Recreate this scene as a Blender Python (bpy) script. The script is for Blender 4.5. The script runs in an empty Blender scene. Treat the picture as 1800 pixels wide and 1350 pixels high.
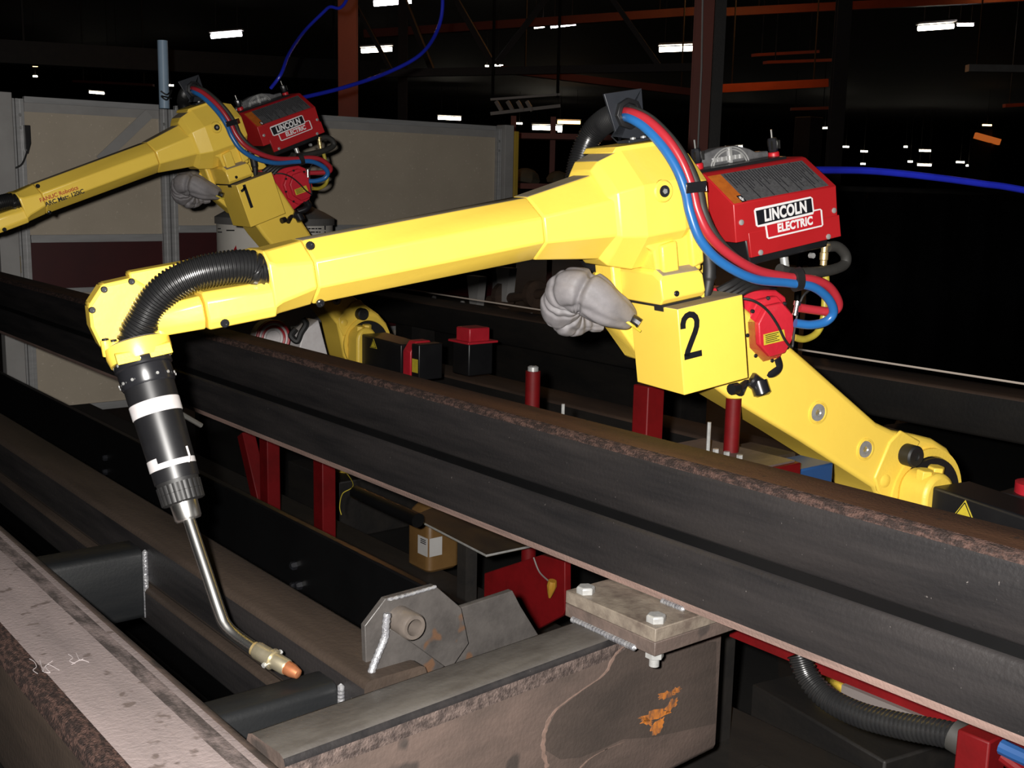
import bpy, bmesh, math, random
from mathutils import Vector, Matrix
random.seed(7)
S = bpy.context.scene
COL = S.collection
# ------------------------------------------------------------------ camera
FPX, CX, CY, EYE = 2000.0, 900.0, 675.0, 1.5
CAMROT = Matrix(((0.7821992445548804, 0.08972428334066092, -0.6165337742547276),
                 (-0.6226717655751596, 0.14605880920898806, -0.7687305747841476),
                 (0.021076389000206582, 0.9851986486143073, 0.17011586814655108)))
CAM = Vector((0, 0, EYE))
camd = bpy.data.cameras.new('camera'); cam = bpy.data.objects.new('camera', camd); COL.objects.link(cam)
camd.sensor_width = 36; camd.lens = 36 * FPX / 1800; camd.clip_end = 400; camd.clip_start = .02
m4 = CAMROT.to_4x4(); m4.translation = CAM; cam.matrix_world = m4
S.camera = cam
# ------------------------------------------------------------------ world, flash, exposure
w = bpy.data.worlds.new('world'); S.world = w; w.use_nodes = True
w.node_tree.nodes['Background'].inputs[0].default_value = (.55, .6, .8, 1)
w.node_tree.nodes['Background'].inputs[1].default_value = .004
fl = bpy.data.lights.new('camera_flash', 'SPOT'); flo = bpy.data.objects.new('camera_flash', fl); COL.objects.link(flo)
fl.energy = 520; fl.shadow_soft_size = .018; fl.spot_size = math.radians(82); fl.spot_blend = .6; fl.color = (1, .965, .92)
fm = CAMROT.to_4x4(); fm.translation = CAM + CAMROT @ Vector((-.062, .036, .02)); flo.matrix_world = fm
S.view_settings.view_transform = 'Standard'; S.view_settings.look = 'None'
S.view_settings.exposure = 0; S.view_settings.gamma = 1; S.view_settings.use_curve_mapping = False

# ------------------------------------------------------------------ pixel helpers (real distances are given with each)
def ray(x, y): return CAMROT @ Vector(((x - CX) / FPX, -(y - CY) / FPX, -1))
def atd(x, y, d): return CAM + ray(x, y) * d
def onz(x, y, z): r = ray(x, y); return CAM + r * ((z - CAM.z) / r.z)
def onY(x, y, v): r = ray(x, y); return CAM + r * (v / r.y)
def onX(x, y, v): r = ray(x, y); return CAM + r * (v / r.x)
def depth(p): return -(CAMROT.transposed() @ (Vector(p) - CAM)).z

# ------------------------------------------------------------------ mesh helpers
class MB:
    def __init__(s): s.v = []; s.f = []; s.mi = []; s.cur = 0
    def add(s, vs, fs):
        o = len(s.v); s.v += [tuple(p) for p in vs]
        for f in fs: s.f.append([i + o for i in f]); s.mi.append(s.cur)
        return s
    def box(s, x0, x1, y0, y1, z0, z1):
        return s.add([(x0,y0,z0),(x1,y0,z0),(x1,y1,z0),(x0,y1,z0),(x0,y0,z1),(x1,y0,z1),(x1,y1,z1),(x0,y1,z1)],
                     [(0,3,2,1),(4,5,6,7),(0,1,5,4),(1,2,6,5),(2,3,7,6),(3,0,4,7)])
    def obox(s, c, ax, ay, az, hx, hy, hz):
        c = Vector(c); ax = Vector(ax).normalized(); ay = Vector(ay).normalized(); az = Vector(az).normalized()
        vs = [c + ax*hx*a + ay*hy*b + az*hz*d for d in (-1,1) for a,b in ((-1,-1),(1,-1),(1,1),(-1,1))]
        return s.add(vs, [(0,3,2,1),(4,5,6,7),(0,1,5,4),(1,2,6,5),(2,3,7,6),(3,0,4,7)])
    def bar(s, p0, p1, wid, hei, up=(0,0,1)):
        p0 = Vector(p0); p1 = Vector(p1); a = (p1 - p0); l = a.length; a.normalize()
        b = Vector(up).cross(a)
        if b.length < 1e-4: b = Vector((1,0,0)).cross(a)
        b.normalize(); c = a.cross(b)
        return s.obox((p0 + p1)/2, a, b, c, l/2, wid/2, hei/2)
    def prism(s, poly, lo, hi, axis='y', inset=None):
        def P(a, b, t): return {'y': (a, t, b), 'x': (t, a, b), 'z': (a, b, t)}[axis]
        n = len(poly)
        vs = [P(a, b, lo) for a, b in poly] + [P(a, b, hi) for a, b in poly]
        return s.add(vs, [list(range(n))[::-1], list(range(n, 2*n))] + [(i, (i+1) % n, n+(i+1) % n, n+i) for i in range(n)])
    def loft(s, rings, cap0=True, cap1=True):
        n = len(rings[0]); vs = [p for r in rings for p in r]; fs = []
        for k in range(len(rings)-1):
            for i in range(n):
                j = (i+1) % n; fs.append((k*n+i, k*n+j, (k+1)*n+j, (k+1)*n+i))
        if cap0: fs.append(list(range(n))[::-1])
        if cap1: fs.append([(len(rings)-1)*n+i for i in range(n)])
        return s.add(vs, fs)
    def lathe(s, prof, p0, d, n=24, cap0=True, cap1=True, up=None):
        p0 = Vector(p0); d = Vector(d).normalized()
        a = Vector(up) if up else (Vector((0,0,1)) if abs(d.z) < .9 else Vector((1,0,0)))
        u = d.cross(a).normalized(); v = d.cross(u)
        return s.loft([[p0 + d*h + (u*math.cos(2*math.pi*i/n) + v*math.sin(2*math.pi*i/n))*r for i in range(n)] for r, h in prof], cap0, cap1)
    def cyl(s, p0, p1, r0, r1=None, n=16):
        p0 = Vector(p0); p1 = Vector(p1)
        return s.lathe([(r0, 0), (r0 if r1 is None else r1, (p1-p0).length)], p0, p1-p0, n)
    def tube(s, path, r, n=10, cap=True, squash=None):
        path = [Vector(p) for p in path]; N = len(path)
        t = [(path[min(i+1, N-1)] - path[max(i-1, 0)]).normalized() for i in range(N)]
        a = Vector((0,0,1)) if abs(t[0].z) < .9 else Vector((1,0,0))
        u = (a - t[0]*a.dot(t[0])).normalized(); rings = []
        for i in range(N):
            u = (u - t[i]*u.dot(t[i])).normalized(); v = t[i].cross(u)
            rr = r(i/(N-1)) if callable(r) else (r[i] if isinstance(r, (list, tuple)) else r)
            rings.append([path[i] + (u*math.cos(2*math.pi*k/n) + v*math.sin(2*math.pi*k/n)) * (rr if not squash else rr*squash(i/(N-1), k/n)) for k in range(n)])
        return s.loft(rings, cap, cap)
    def build(s, name, mat, parent=None, smooth=35, bevel=0, seg=2, xf=None):
        me = bpy.data.meshes.new(name); me.from_pydata(s.v, [], s.f)
        mats = mat if isinstance(mat, (list, tuple)) else [mat]
        for q in mats: me.materials.append(q)
        for p, i in zip(me.polygons, s.mi): p.material_index = i
        bm = bmesh.new(); bm.from_mesh(me); bmesh.ops.recalc_face_normals(bm, faces=bm.faces); bm.to_mesh(me); bm.free()
        if smooth:
            for p in me.polygons: p.use_smooth = True
            me.set_sharp_from_angle(angle=math.radians(smooth))
        o = bpy.data.objects.new(name, me); COL.objects.link(o)
        if parent: o.parent = parent
        if xf: o.matrix_local = xf
        if bevel:
            b = o.modifiers.new('bevel', 'BEVEL'); b.width = bevel; b.segments = seg; b.limit_method = 'ANGLE'; b.angle_limit = math.radians(30)
            b.harden_normals = False
        return o

def tag(o, label, cat, group=None, kind=None):
    o['label'] = label
    if cat: o['category'] = cat
    if group: o['group'] = group
    o['kind'] = kind or 'thing'
    return o
def empty(name, label=None, cat=None, group=None, mat=None, parent=None):
    o = bpy.data.objects.new(name, None); COL.objects.link(o); o.empty_display_size = .05
    if mat: o.matrix_world = mat
    if parent: o.parent = parent
    if label: tag(o, label, cat, group)
    return o
def struct(o): o['kind'] = 'structure'; return o
def spline(pts, per=8):
    P = [Vector(p) for p in pts]; out = []
    for i in range(len(P)-1):
        a = P[max(i-1, 0)]; b = P[i]; c = P[i+1]; d = P[min(i+2, len(P)-1)]
        for k in range(per):
            t = k/per
            out.append(.5*((2*b) + (c-a)*t + (2*a-5*b+4*c-d)*t*t + (3*b-a-3*c+d)*t**3))
    out.append(P[-1]); return out
def resample(path, step):
    out = [path[0].copy()]; acc = 0
    for a, b in zip(path, path[1:]):
        l = (b-a).length
        while acc + l >= step:
            k = (step-acc)/l; a = a + (b-a)*k; out.append(a.copy()); l = (b-a).length; acc = 0
            if l < 1e-9: break
        acc += l
    return out
def corrugated(pts, r, pitch, n=16, depth_=.12):
    p = resample(spline(pts, 10), pitch/4)
    prof = (1, 1, 1-depth_, 1-depth_)
    return MB().tube(p, [r*prof[i % 4] for i in range(len(p))], n)
def text(name, s, size, mat, parent, origin, right, up, sx=1, bold=0, align='CENTER', ext=.0006, shear=0, sp=1):
    c = bpy.data.curves.new(name, 'FONT'); c.body = s; c.size = size; c.align_x = align; c.align_y = 'CENTER'; c.offset = bold; c.extrude = ext; c.shear = shear; c.space_character = sp
    t = bpy.data.objects.new(name, c); COL.objects.link(t)
    bpy.context.view_layer.update()
    me = bpy.data.meshes.new_from_object(t.evaluated_get(bpy.context.evaluated_depsgraph_get()))
    bpy.data.objects.remove(t); bpy.data.curves.remove(c)
    r = Vector(right).normalized(); u = Vector(up); u = (u - r*u.dot(r)).normalized(); nrm = r.cross(u); o = Vector(origin)
    for v in me.vertices: v.co = o + r*v.co.x*sx + u*v.co.y + nrm*v.co.z
    me.materials.clear(); me.materials.append(mat)
    ob = bpy.data.objects.new(name, me); COL.objects.link(ob); ob.parent = parent
    return ob

# ------------------------------------------------------------------ materials
MATS = {}

def mat(name, col, rough=.5, metal=0, col2=None, scale=(8,8,8), lo=.4, hi=.65, bump=0, bscale=60, rvar=0, spec=.5, coat=0, speck=None, speck_scale=120, speck_lo=.72, detail=6):
    m = bpy.data.materials.new(name); m.use_nodes = True; nt = m.node_tree; b = nt.nodes['Principled BSDF']
    b.inputs['Base Color'].default_value = (*col, 1); b.inputs['Roughness'].default_value = rough; b.inputs['Metallic'].default_value = metal
    b.inputs['Specular IOR Level'].default_value = spec
    if coat: b.inputs['Coat Weight'].default_value = coat; b.inputs['Coat Roughness'].default_value = .12
    tc = nt.nodes.new('ShaderNodeTexCoord')
    if col2:
        mp = nt.nodes.new('ShaderNodeMapping'); mp.inputs['Scale'].default_value = scale
        nt.links.new(tc.outputs['Object'], mp.inputs[0])
        nz = nt.nodes.new('ShaderNodeTexNoise'); nz.inputs['Scale'].default_value = 1; nz.inputs['Detail'].default_value = detail; nz.inputs['Roughness'].default_value = .65
        nt.links.new(mp.outputs[0], nz.inputs['Vector'])
        rp = nt.nodes.new('ShaderNodeValToRGB'); rp.color_ramp.elements[0].position = lo; rp.color_ramp.elements[1].position = hi
        rp.color_ramp.elements[0].color = (*col, 1); rp.color_ramp.elements[1].color = (*col2, 1)
        nt.links.new(nz.outputs[0], rp.inputs[0]); out = rp.outputs[0]
        if speck:
            n2 = nt.nodes.new('ShaderNodeTexNoise'); n2.inputs['Scale'].default_value = speck_scale; n2.inputs['Detail'].default_value = 2
            nt.links.new(tc.outputs['Object'], n2.inputs['Vector'])
            r2 = nt.nodes.new('ShaderNodeValToRGB'); r2.color_ramp.elements[0].position = speck_lo; r2.color_ramp.elements[1].position = min(1, speck_lo+.06)
            r2.color_ramp.elements[0].color = (0,0,0,1); r2.color_ramp.elements[1].color = (1,1,1,1)
            nt.links.new(n2.outputs[0], r2.inputs[0])
            mx = nt.nodes.new('ShaderNodeMix'); mx.data_type = 'RGBA'; nt.links.new(r2.outputs[0], mx.inputs['Factor']); nt.links.new(out, mx.inputs['A'])
            mx.inputs['B'].default_value = (*speck, 1); out = mx.outputs['Result']
        nt.links.new(out, b.inputs['Base Color'])
        if rvar:
            mr = nt.nodes.new('ShaderNodeMapRange'); mr.inputs['To Min'].default_value = rough-rvar; mr.inputs['To Max'].default_value = rough+rvar
            nt.links.new(nz.outputs[0], mr.inputs[0]); nt.links.new(mr.outputs[0], b.inputs['Roughness'])
    if bump:
        nb = nt.nodes.new('ShaderNodeTexNoise'); nb.inputs['Scale'].default_value = bscale; nb.inputs['Detail'].default_value = 5
        nt.links.new(tc.outputs['Object'], nb.inputs['Vector'])
        bp = nt.nodes.new('ShaderNodeBump'); bp.inputs['Strength'].default_value = bump; bp.inputs['Distance'].default_value = .004
        nt.links.new(nb.outputs[0], bp.inputs['Height']); nt.links.new(bp.outputs[0], b.inputs['Normal'])
    MATS[name] = m; return m
def emit(name, col, k):
    m = bpy.data.materials.new(name); m.use_nodes = True; b = m.node_tree.nodes['Principled BSDF']
    b.inputs['Base Color'].default_value = (.8,.8,.8,1); b.inputs['Emission Color'].default_value = (*col,1); b.inputs['Emission Strength'].default_value = k
    return m
YEL = mat('yellow_paint', (.86,.60,.085), .34, col2=(.82,.565,.078), scale=(3,3,3), bump=.05, bscale=90, coat=.25)
YEL2 = mat('yellow_casting', (.80,.555,.075), .42, col2=(.70,.485,.062), scale=(9,9,9), lo=.45, hi=.8, bump=.12, bscale=150)
RED = mat('red_enamel', (.34,.011,.014), .38, col2=(.31,.010,.012), scale=(5,5,5), bump=.03, bscale=200)
REDM = mat('red_motor_paint', (.50,.018,.032), .4, col2=(.42,.014,.025), scale=(12,12,12), bump=.1, bscale=150)
REDF = mat('red_fixture_paint', (.10,.002,.003), .55, spec=.2, col2=(.07,.0015,.002), scale=(10,10,10), bump=.1)
BLK = mat('black_plastic', (.007,.007,.008), .38, col2=(.010,.010,.011), scale=(10,10,10))
BLKM = mat('black_metal', (.008,.0085,.0105), .28, metal=.0, col2=(.012,.012,.014), scale=(8,8,8), coat=.3)
RUB = mat('black_rubber', (.008,.008,.0085), .55, col2=(.012,.0115,.011), scale=(20,20,20))
CONDM = mat('corrugated_plastic', (.009,.009,.0095), .3, col2=(.012,.012,.012), scale=(20,20,20), coat=.25)
GRYH = mat('charcoal_hose', (.022,.021,.019), .6, col2=(.028,.026,.023), scale=(20,20,20))
HRED = mat('red_hose_rubber', (.36,.022,.032), .32, col2=(.32,.02,.028), scale=(9,9,9))
HBLU = mat('blue_hose_rubber', (.018,.115,.33), .32, col2=(.016,.10,.29), scale=(9,9,9))
HYEL = mat('yellow_hose_rubber', (.36,.29,.03), .4, col2=(.28,.22,.025), scale=(30,30,30))
LINER = mat('blue_liner', (.012,.02,.36), .3, col2=(.01,.016,.3), scale=(9,9,9))
CHR = mat('bright_steel', (.70,.69,.66), .30, metal=1, col2=(.66,.65,.62), scale=(30,30,30))
ZINC = mat('zinc_plated', (.45,.45,.44), .35, metal=.5, col2=(.34,.34,.33), scale=(60,60,60))
BRASS = mat('brass', (.74,.56,.27), .38, metal=.8, col2=(.62,.45,.2), scale=(40,40,40))
COPPER = mat('copper_nozzle', (.62,.24,.11), .35, metal=.75, col2=(.5,.18,.08), scale=(60,60,60))
ALU = mat('aluminium_extrusion', (.45,.45,.45), .38, metal=.3, col2=(.38,.38,.38), scale=(4,4,30))
CAST = mat('grey_casting', (.22,.22,.225), .4, metal=.6, col2=(.15,.15,.155), scale=(40,40,40), bump=.2)
WHT = mat('white_tape', (.50,.48,.48), .5, col2=(.45,.42,.42), scale=(30,30,30))
INKW = mat('white_print', (.60,.59,.59), .45)
INKB = mat('black_print', (.006,.006,.009), .45)
INKR = mat('red_print', (.38,.01,.016), .42)
ORG = mat('orange_print', (.40,.105,.012), .5, col2=(.32,.08,.01), scale=(60,60,60))
GLAB = mat('grey_label', (.075,.075,.078), .5, col2=(.05,.05,.052), scale=(150,150,150))
YLAB = mat('yellow_label', (.55,.44,.035), .5, col2=(.48,.38,.03), scale=(60,60,60))
FAB = mat('grey_leather', (.20,.188,.195), .62, col2=(.14,.132,.137), scale=(16,16,16), bump=.25, bscale=45)
BEIGE = mat('beige_panel', (.50,.43,.335), .6, col2=(.45,.385,.30), scale=(2,2,2), speck=(.6,.52,.42), speck_scale=60, speck_lo=.66)
DRED = mat('dark_red_sheet', (.05,.004,.005), .5, col2=(.035,.003,.004), scale=(2,2,2))
DRUMW = mat('white_drum', (.62,.59,.54), .5, col2=(.54,.51,.46), scale=(3,3,3))
DRUMG = mat('grey_drum_hood', (.15,.145,.14), .5, col2=(.12,.115,.11), scale=(4,4,4))
PALE = mat('pale_grey_paint', (.36,.35,.34), .5, col2=(.3,.29,.28), scale=(3,3,3))
STEEL = mat('mill_scale_steel', (.0095,.0090,.0096), .42, col2=(.0205,.0178,.0175), scale=(26,2.2,26), lo=.32, hi=.7, bump=.18, bscale=140, rvar=.1, speck=(.10,.09,.085), speck_scale=170, speck_lo=.75)
RUST = mat('rusted_steel', (.032,.0145,.0075), .68, col2=(.070,.032,.0155), scale=(16,2.0,16), lo=.35, hi=.7, spec=.2, bump=.35, bscale=220, speck=(.018,.011,.008), speck_scale=45, speck_lo=.66)
PIT = mat('pitted_rust', (.018,.0115,.010), .75, spec=.2, col2=(.062,.035,.028), scale=(150,60,150), lo=.45, hi=.6, bump=.9, bscale=300)
PINK = mat('pink_scaled_edge', (.20,.132,.112), .55, col2=(.13,.09,.077), scale=(60,5,60), bump=.3, bscale=200)
PURP = mat('purple_scaled_steel', (.165,.136,.132), .5, col2=(.255,.207,.20), scale=(14,2.5,14), lo=.3, hi=.75, bump=.3, bscale=160, speck=(.115,.09,.083), speck_scale=38, speck_lo=.64)
BROWN = mat('brown_scaled_steel', (.055,.042,.036), .52, col2=(.115,.082,.069), scale=(3,14,7), lo=.35, hi=.68, bump=.25, bscale=130, speck=(.045,.036,.032), speck_scale=14, speck_lo=.64)
DSTL = mat('dark_tube_steel', (.0058,.0064,.0072), .42, spec=.35, col2=(.009,.0095,.010), scale=(4,30,30), bump=.08, bscale=150)
GUSS = mat('burnt_gusset_steel', (.052,.047,.044), .45, col2=(.030,.027,.0255), scale=(18,18,18), lo=.4, hi=.7, bump=.15, bscale=110, speck=(.07,.038,.022), speck_scale=22, speck_lo=.66)
TOPG = mat('grey_scaled_top', (.066,.060,.054), .5, col2=(.042,.037,.033), scale=(10,30,30), bump=.15, bscale=120)
DIMW = mat('dusty_white_strip', (.10,.085,.08), .6)
DIMB = mat('dull_blue_tube', (.012,.05,.15), .45)
NOZ = mat('nozzle_metal', (.70,.62,.44), .36, metal=.88, col2=(.58,.51,.35), scale=(40,40,40))
DUST = mat('dusty_yellow', (.27,.225,.15), .8, col2=(.20,.165,.115), scale=(14,14,14), spec=.1)
PIT2 = mat('pitted_scale_line', (.040,.030,.027), .7, col2=(.105,.078,.068), scale=(60,60,60), lo=.42, hi=.62, bump=.8, bscale=240, spec=.2)
SCAB = mat('dark_scab_band', (.045,.036,.034), .6, col2=(.15,.118,.112), scale=(45,14,45), lo=.42, hi=.62, bump=.4, bscale=200)
RUST2 = mat('dull_brown_scale', (.024,.017,.013), .6, col2=(.045,.032,.024), scale=(14,2,14), lo=.35, hi=.7, bump=.25, bscale=120, spec=.3)
BRKT = mat('blue_black_bracket', (.015,.017,.021), .4, col2=(.019,.021,.026), scale=(9,9,9))
ORNG = mat('orange_lit_paint', (.45,.085,.03), .6, col2=(.35,.065,.02), scale=(1,1,1))  # red roof steel raised to orange, lamplight put into its colour
PLATE = mat('tan_scaled_plate', (.17,.142,.112), .55, col2=(.085,.065,.052), scale=(22,22,22), lo=.4, hi=.66, bump=.2, bscale=120)
WELD = mat('weld_bead', (.34,.34,.35), .24, metal=.5, col2=(.18,.18,.2), scale=(90,90,90), bump=.6, bscale=160)
RAILM = mat('grimy_rail_steel', (.007,.0062,.0058), .6, col2=(.014,.0115,.0095), scale=(8,2,8), bump=.2, bscale=60)
FARB = mat('rusty_far_beam', (.045,.028,.020), .65, col2=(.08,.047,.031), scale=(8,1.5,8), bump=.2, bscale=60)
FLOORM = mat('blackened_floor', (.005,.0047,.0045), .65, col2=(.009,.008,.007), scale=(1.5,1.5,1.5), bump=.3, bscale=20)
JUGM = mat('amber_plastic', (.095,.05,.016), .4, col2=(.12,.066,.022), scale=(8,8,8))
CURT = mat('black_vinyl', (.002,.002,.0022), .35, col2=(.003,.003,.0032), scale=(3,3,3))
ROOFM = mat('roof_deck', (.012,.010,.010), .8, col2=(.017,.013,.012), scale=(.4,.4,.4))
TRUSSM = mat('dusty_truss_paint', (.04,.03,.027), .7, col2=(.028,.021,.019), scale=(1,1,1))
REDB = mat('red_oxide_steel', (.16,.026,.012), .6, col2=(.12,.02,.009), scale=(1,1,1))
BLUEP = mat('pale_blue_pipe', (.38,.52,.68), .4, col2=(.33,.46,.6), scale=(3,3,3))
YPOST = mat('yellow_guard_paint', (.5,.33,.04), .5, col2=(.4,.27,.04), scale=(3,3,3))
LAMPW = emit('white_lamp_tube', (1,.90,.72), 14)
LAMPV = emit('violet_white_lamp', (1,.93,1), 16)
LAMPO = emit('amber_lamp', (1,.55,.2), 7)

# ------------------------------------------------------------------ the setting
struct(MB().box(-6, 140, -6, 140, -.2, 0).build('floor', FLOORM, smooth=0))
struct(MB().box(-6, 140, -6, 140, 8.2, 8.5).build('ceiling', ROOFM, smooth=0))
struct(MB().box(-6, 140, 139, 140, 0, 8.3).build('wall_far', ROOFM, smooth=0))
struct(MB().box(139, 140, -6, 139, 0, 8.3).build('wall_right', ROOFM, smooth=0))

# ------------------------------------------------------------------ welded frame in the foreground (axes: X across, Y along the beams)
ZT, ZB, XF = 1.066, .820, 1.346
def beam_part(name, prof, y0, y1, mats, idx, parent, bevel=0):
    """prof: closed (x,z) outline; idx: material slot per edge"""
    b = MB(); n = len(prof)
    ys = [y0 + (y1-y0)*k/8 for k in range(9)]
    for a in range(8):
        for i in range(n):
            j = (i+1) % n; b.cur = idx[i]
            b.add([(prof[i][0], ys[a], prof[i][1]), (prof[j][0], ys[a], prof[j][1]), (prof[j][0], ys[a+1], prof[j][1]), (prof[i][0], ys[a+1], prof[i][1])], [(0,1,2,3)])
    b.cur = 0
    b.add([(x, y0, z) for x, z in prof], [list(range(n))]); b.add([(x, y1, z) for x, z in prof], [list(range(n))[::-1]])
    o = b.build(name, mats, parent, smooth=0)
    bm = bmesh.new(); bm.from_mesh(o.data); bmesh.ops.remove_doubles(bm, verts=bm.verts, dist=1e-5); bmesh.ops.recalc_face_normals(bm, faces=bm.faces); bm.to_mesh(o.data); bm.free()
    for p in o.data.polygons: p.use_smooth = True
    o.data.set_sharp_from_angle(angle=math.radians(50))
    return o
def rtube(x0, x1, z0, z1, r=.012, lean=.0):
    """rounded rectangular tube outline, front (-x) side first, starting bottom front going up"""
    k = [0, .293, 1]; q = []
    q += [(x0-lean+r, z0), (x0-lean+r*.293, z0+r*.293), (x0-lean, z0+r)]
    q += [(x0, z1-r), (x0+r*.293, z1-r*.293), (x0+r, z1)]
    q += [(x1-r, z1), (x1-r*.293, z1-r*.293), (x1, z1-r)]
    q += [(x1, z0+r), (x1-r*.293, z0+r*.293), (x1-r, z0)]
    return q
# edges: 0,1 bottom front corner, 2 front face, 3,4 top front corner, 5 top, 6,7 corner, 8 back, 9,10 corner, 11 bottom
mb = empty('stacked_steel_beam', 'long dark double-tube steel beam passing under the yellow arms, bolted to the cross member', 'beam', mat=Matrix.Translation((XF, 0, 0)))
E_ = lambda *a: a
p = rtube(0, .112, .9455, ZT, .014)
p[0] = (.010, .9455); p[1] = (.004, .9475); p[2] = (-.001, .953); p.insert(3, (-.003, 1.020))
beam_part('upper_tube', p, -.6, 6.4, [STEEL, RUST, PIT], [0,0,0,0,2,2,1,1,1,0,0,0,0], mb)
p = rtube(-.002, .114, ZB, .931, .010, .004)
p[0] = (.010, ZB); p[1] = (-.003, ZB+.0025); p[2] = (-.0065, ZB+.016)
beam_part('lower_tube', p, -.6, 6.4, [STEEL, PINK], [1,1,0,0,0,0,0,0,0,0,0,1], mb)
MB().box(.005, .10, -.59, 6.39, .926, .952).build('gap_shade_strip', CURT, mb)  # near-black strip puts the shade between the two tubes into colour

ib = empty('inner_steel_beam', 'rusty brown steel beam lying parallel behind the torch tip, struts welded to its side', 'beam', mat=Matrix.Translation((.83, 0, 0)))
p = rtube(0, .112, .668, .772, .012)
beam_part('upper_tube', p, 1.37, 6.2, [RUST2, STEEL], [0,0,1,0,0,0,0,0,0,0,0,0], ib)
p = rtube(-.008, .12, .585, .664, .008)
beam_part('lower_tube', p, 1.37, 6.2, [STEEL, RUST2], [0,0,0,1,1,1,0,0,0,0,0,0], ib)

fb = empty('near_steel_beam', 'wide purplish steel beam closest to the viewer with chalk figures, bottom left corner', 'beam', mat=Matrix.Translation((.43, 0, 0)))
p = rtube(0, .193, .55, .772, .022)
p[6:6] = [(.034, .7722), (.136, .7722), (.160, .7722)]
beam_part('tube', p, -.2, 4.4, [PURP, SCAB, RUST2, BROWN, PIT], [2,2,2,4,4,4,0,1,0,3,3,3,2,2,2], fb)
CHALK = mat('white_chalk', (.36,.32,.32), .8)
ch = MB()
def chalk(pts):
    ch.tube(spline([onz(x, y, .7725) - Vector((.43,0,0)) for x, y in pts], 4), .0005, 5)
chalk([(52,1158),(60,1163),(64,1172),(58,1178),(66,1184)]); chalk([(70,1160),(75,1180)]); chalk([(92,1162),(80,1172),(88,1182),(76,1180),(84,1168),(104,1178)])
chalk([(120,1150),(128,1156),(122,1162),(132,1166)]); chalk([(134,1148),(140,1160),(146,1158)]); chalk([(126,1168),(142,1160),(156,1164)])
ch.build('chalk_marks', CHALK, fb)

yaw = math.radians(3.9)
cm = Matrix.Translation((1.0, 1.262, 0)) @ Matrix.Rotation(yaw, 4, 'Z')
cb = empty('cross_steel_beam', 'brown steel cross member with an orange flame-cut mark at its open end', 'beam', mat=cm)
prof = rtube(0, .098, .47, .772, .014)
prof.insert(3, (0, .735))
def xbeam(name, prof, x0, x1, mats, idx, parent):
    b = MB(); n = len(prof); xs = [x0 + (x1-x0)*k/6 for k in range(7)]
    for a in range(6):
        for i in range(n):
            j = (i+1) % n; b.cur = idx[i]
            b.add([(xs[a], prof[i][0], prof[i][1]), (xs[a], prof[j][0], prof[j][1]), (xs[a+1], prof[j][0], prof[j][1]), (xs[a+1], prof[i][0], prof[i][1])], [(0,1,2,3)])
    b.cur = 0; b.add([(x0, y, z) for y, z in prof], [list(range(n))]); b.add([(x1, y, z) for y, z in prof], [list(range(n))])
    o = b.build(name, mats, parent, smooth=0)
    bm = bmesh.new(); bm.from_mesh(o.data); bmesh.ops.remove_doubles(bm, verts=bm.verts, dist=1e-5); bmesh.ops.recalc_face_normals(bm, faces=bm.faces); bm.to_mesh(o.data); bm.free()
    for q in o.data.polygons: q.use_smooth = True
    o.data.set_sharp_from_angle(angle=math.radians(50)); return o
xbeam('tube', prof, -.37, .548, [BROWN, PIT2, TOPG, STEEL], [0,0,0,1,3,2,2,2,2,0,0,0,0], cb)
FLAME = mat('orange_heat_mark', (.40,.13,.02), .6, col2=(.1,.05,.03), scale=(60,60,30), lo=.42, hi=.6)
def patch(pts, nm, mt):
    q = MB(); r = cm.inverted()
    Yf = -.0012; loc = []
    for x, y in pts:
        d = r.to_3x3() @ ray(x, y); o = r @ CAM; t = (Yf - o.y)/d.y; loc.append((o + d*t))
    q.prism([(v.x, v.z) for v in loc], -.0005 if 'dark' in nm else -.0012, .001, 'y').build(nm, mt, cb, smooth=0)
BROWND = mat('dark_scale_field', (.036,.028,.024), .55, col2=(.066,.049,.041), scale=(3,14,7), lo=.35, hi=.7, bump=.25, bscale=130)
patch([(1108,1136),(1084,1152),(1064,1187),(1022,1217),(977,1252),(961,1287),(958,1318),(985,1335),(1020,1332),(1060,1316),(1095,1300),(1150,1296),(1205,1284),(1258,1272),(1260,1128),(1180,1134)], 'dark_scale_field', BROWND)
hr = random.Random(11)
def jag(cx_, cy_, rx, ry, rot, n=22):
    o = []
    for i in range(n):
        t = 2*math.pi*i/n; k_ = hr.uniform(.55, 1.12); u, v = rx*k_*math.cos(t), ry*k_*math.sin(t)
        o.append((cx_ + u*math.cos(rot) - v*math.sin(rot), cy_ + u*math.sin(rot) + v*math.cos(rot)))
    return o
for cx_, cy_, rx, ry, rot in ((1150,1258,34,9,-.35),(1158,1276,22,9,-1.0),(1180,1240,18,7,-.9),(1172,1222,20,7,-.3),(1190,1214,9,6,-.6),(1138,1268,14,6,.5)):
    cy_ += 0; patch(jag(cx_, cy_, rx, ry, rot), 'heat_mark', FLAME)
SCRA = mat('bare_scale_stain', (.16,.105,.085), .6, col2=(.11,.075,.06), scale=(80,80,80))
def streak(pts, r=.004):
    q = MB(); rr = cm.inverted(); loc = []
    for x, y in pts:
        d = rr.to_3x3() @ ray(x, y); o = rr @ CAM; t = (-.0003 - o.y)/d.y; loc.append(o + d*t)
    P = spline(loc, 6); L_ = [(v.x - r*(1+.4*math.sin(i*1.7)), v.z) for i, v in enumerate(P)]; R_ = [(v.x + r*(1+.4*math.cos(i*2.3)), v.z) for i, v in enumerate(P)]
    for i in range(len(P)-1):
        q.prism([L_[i], R_[i], R_[i+1], L_[i+1]], -.0009, .001, 'y')
    q.build('scale_streak', SCRA, cb, smooth=0)
streak([(1108,1128),(1082,1150),(1062,1185),(1020,1215),(975,1250),(958,1285),(955,1320),(962,1349)])
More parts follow.
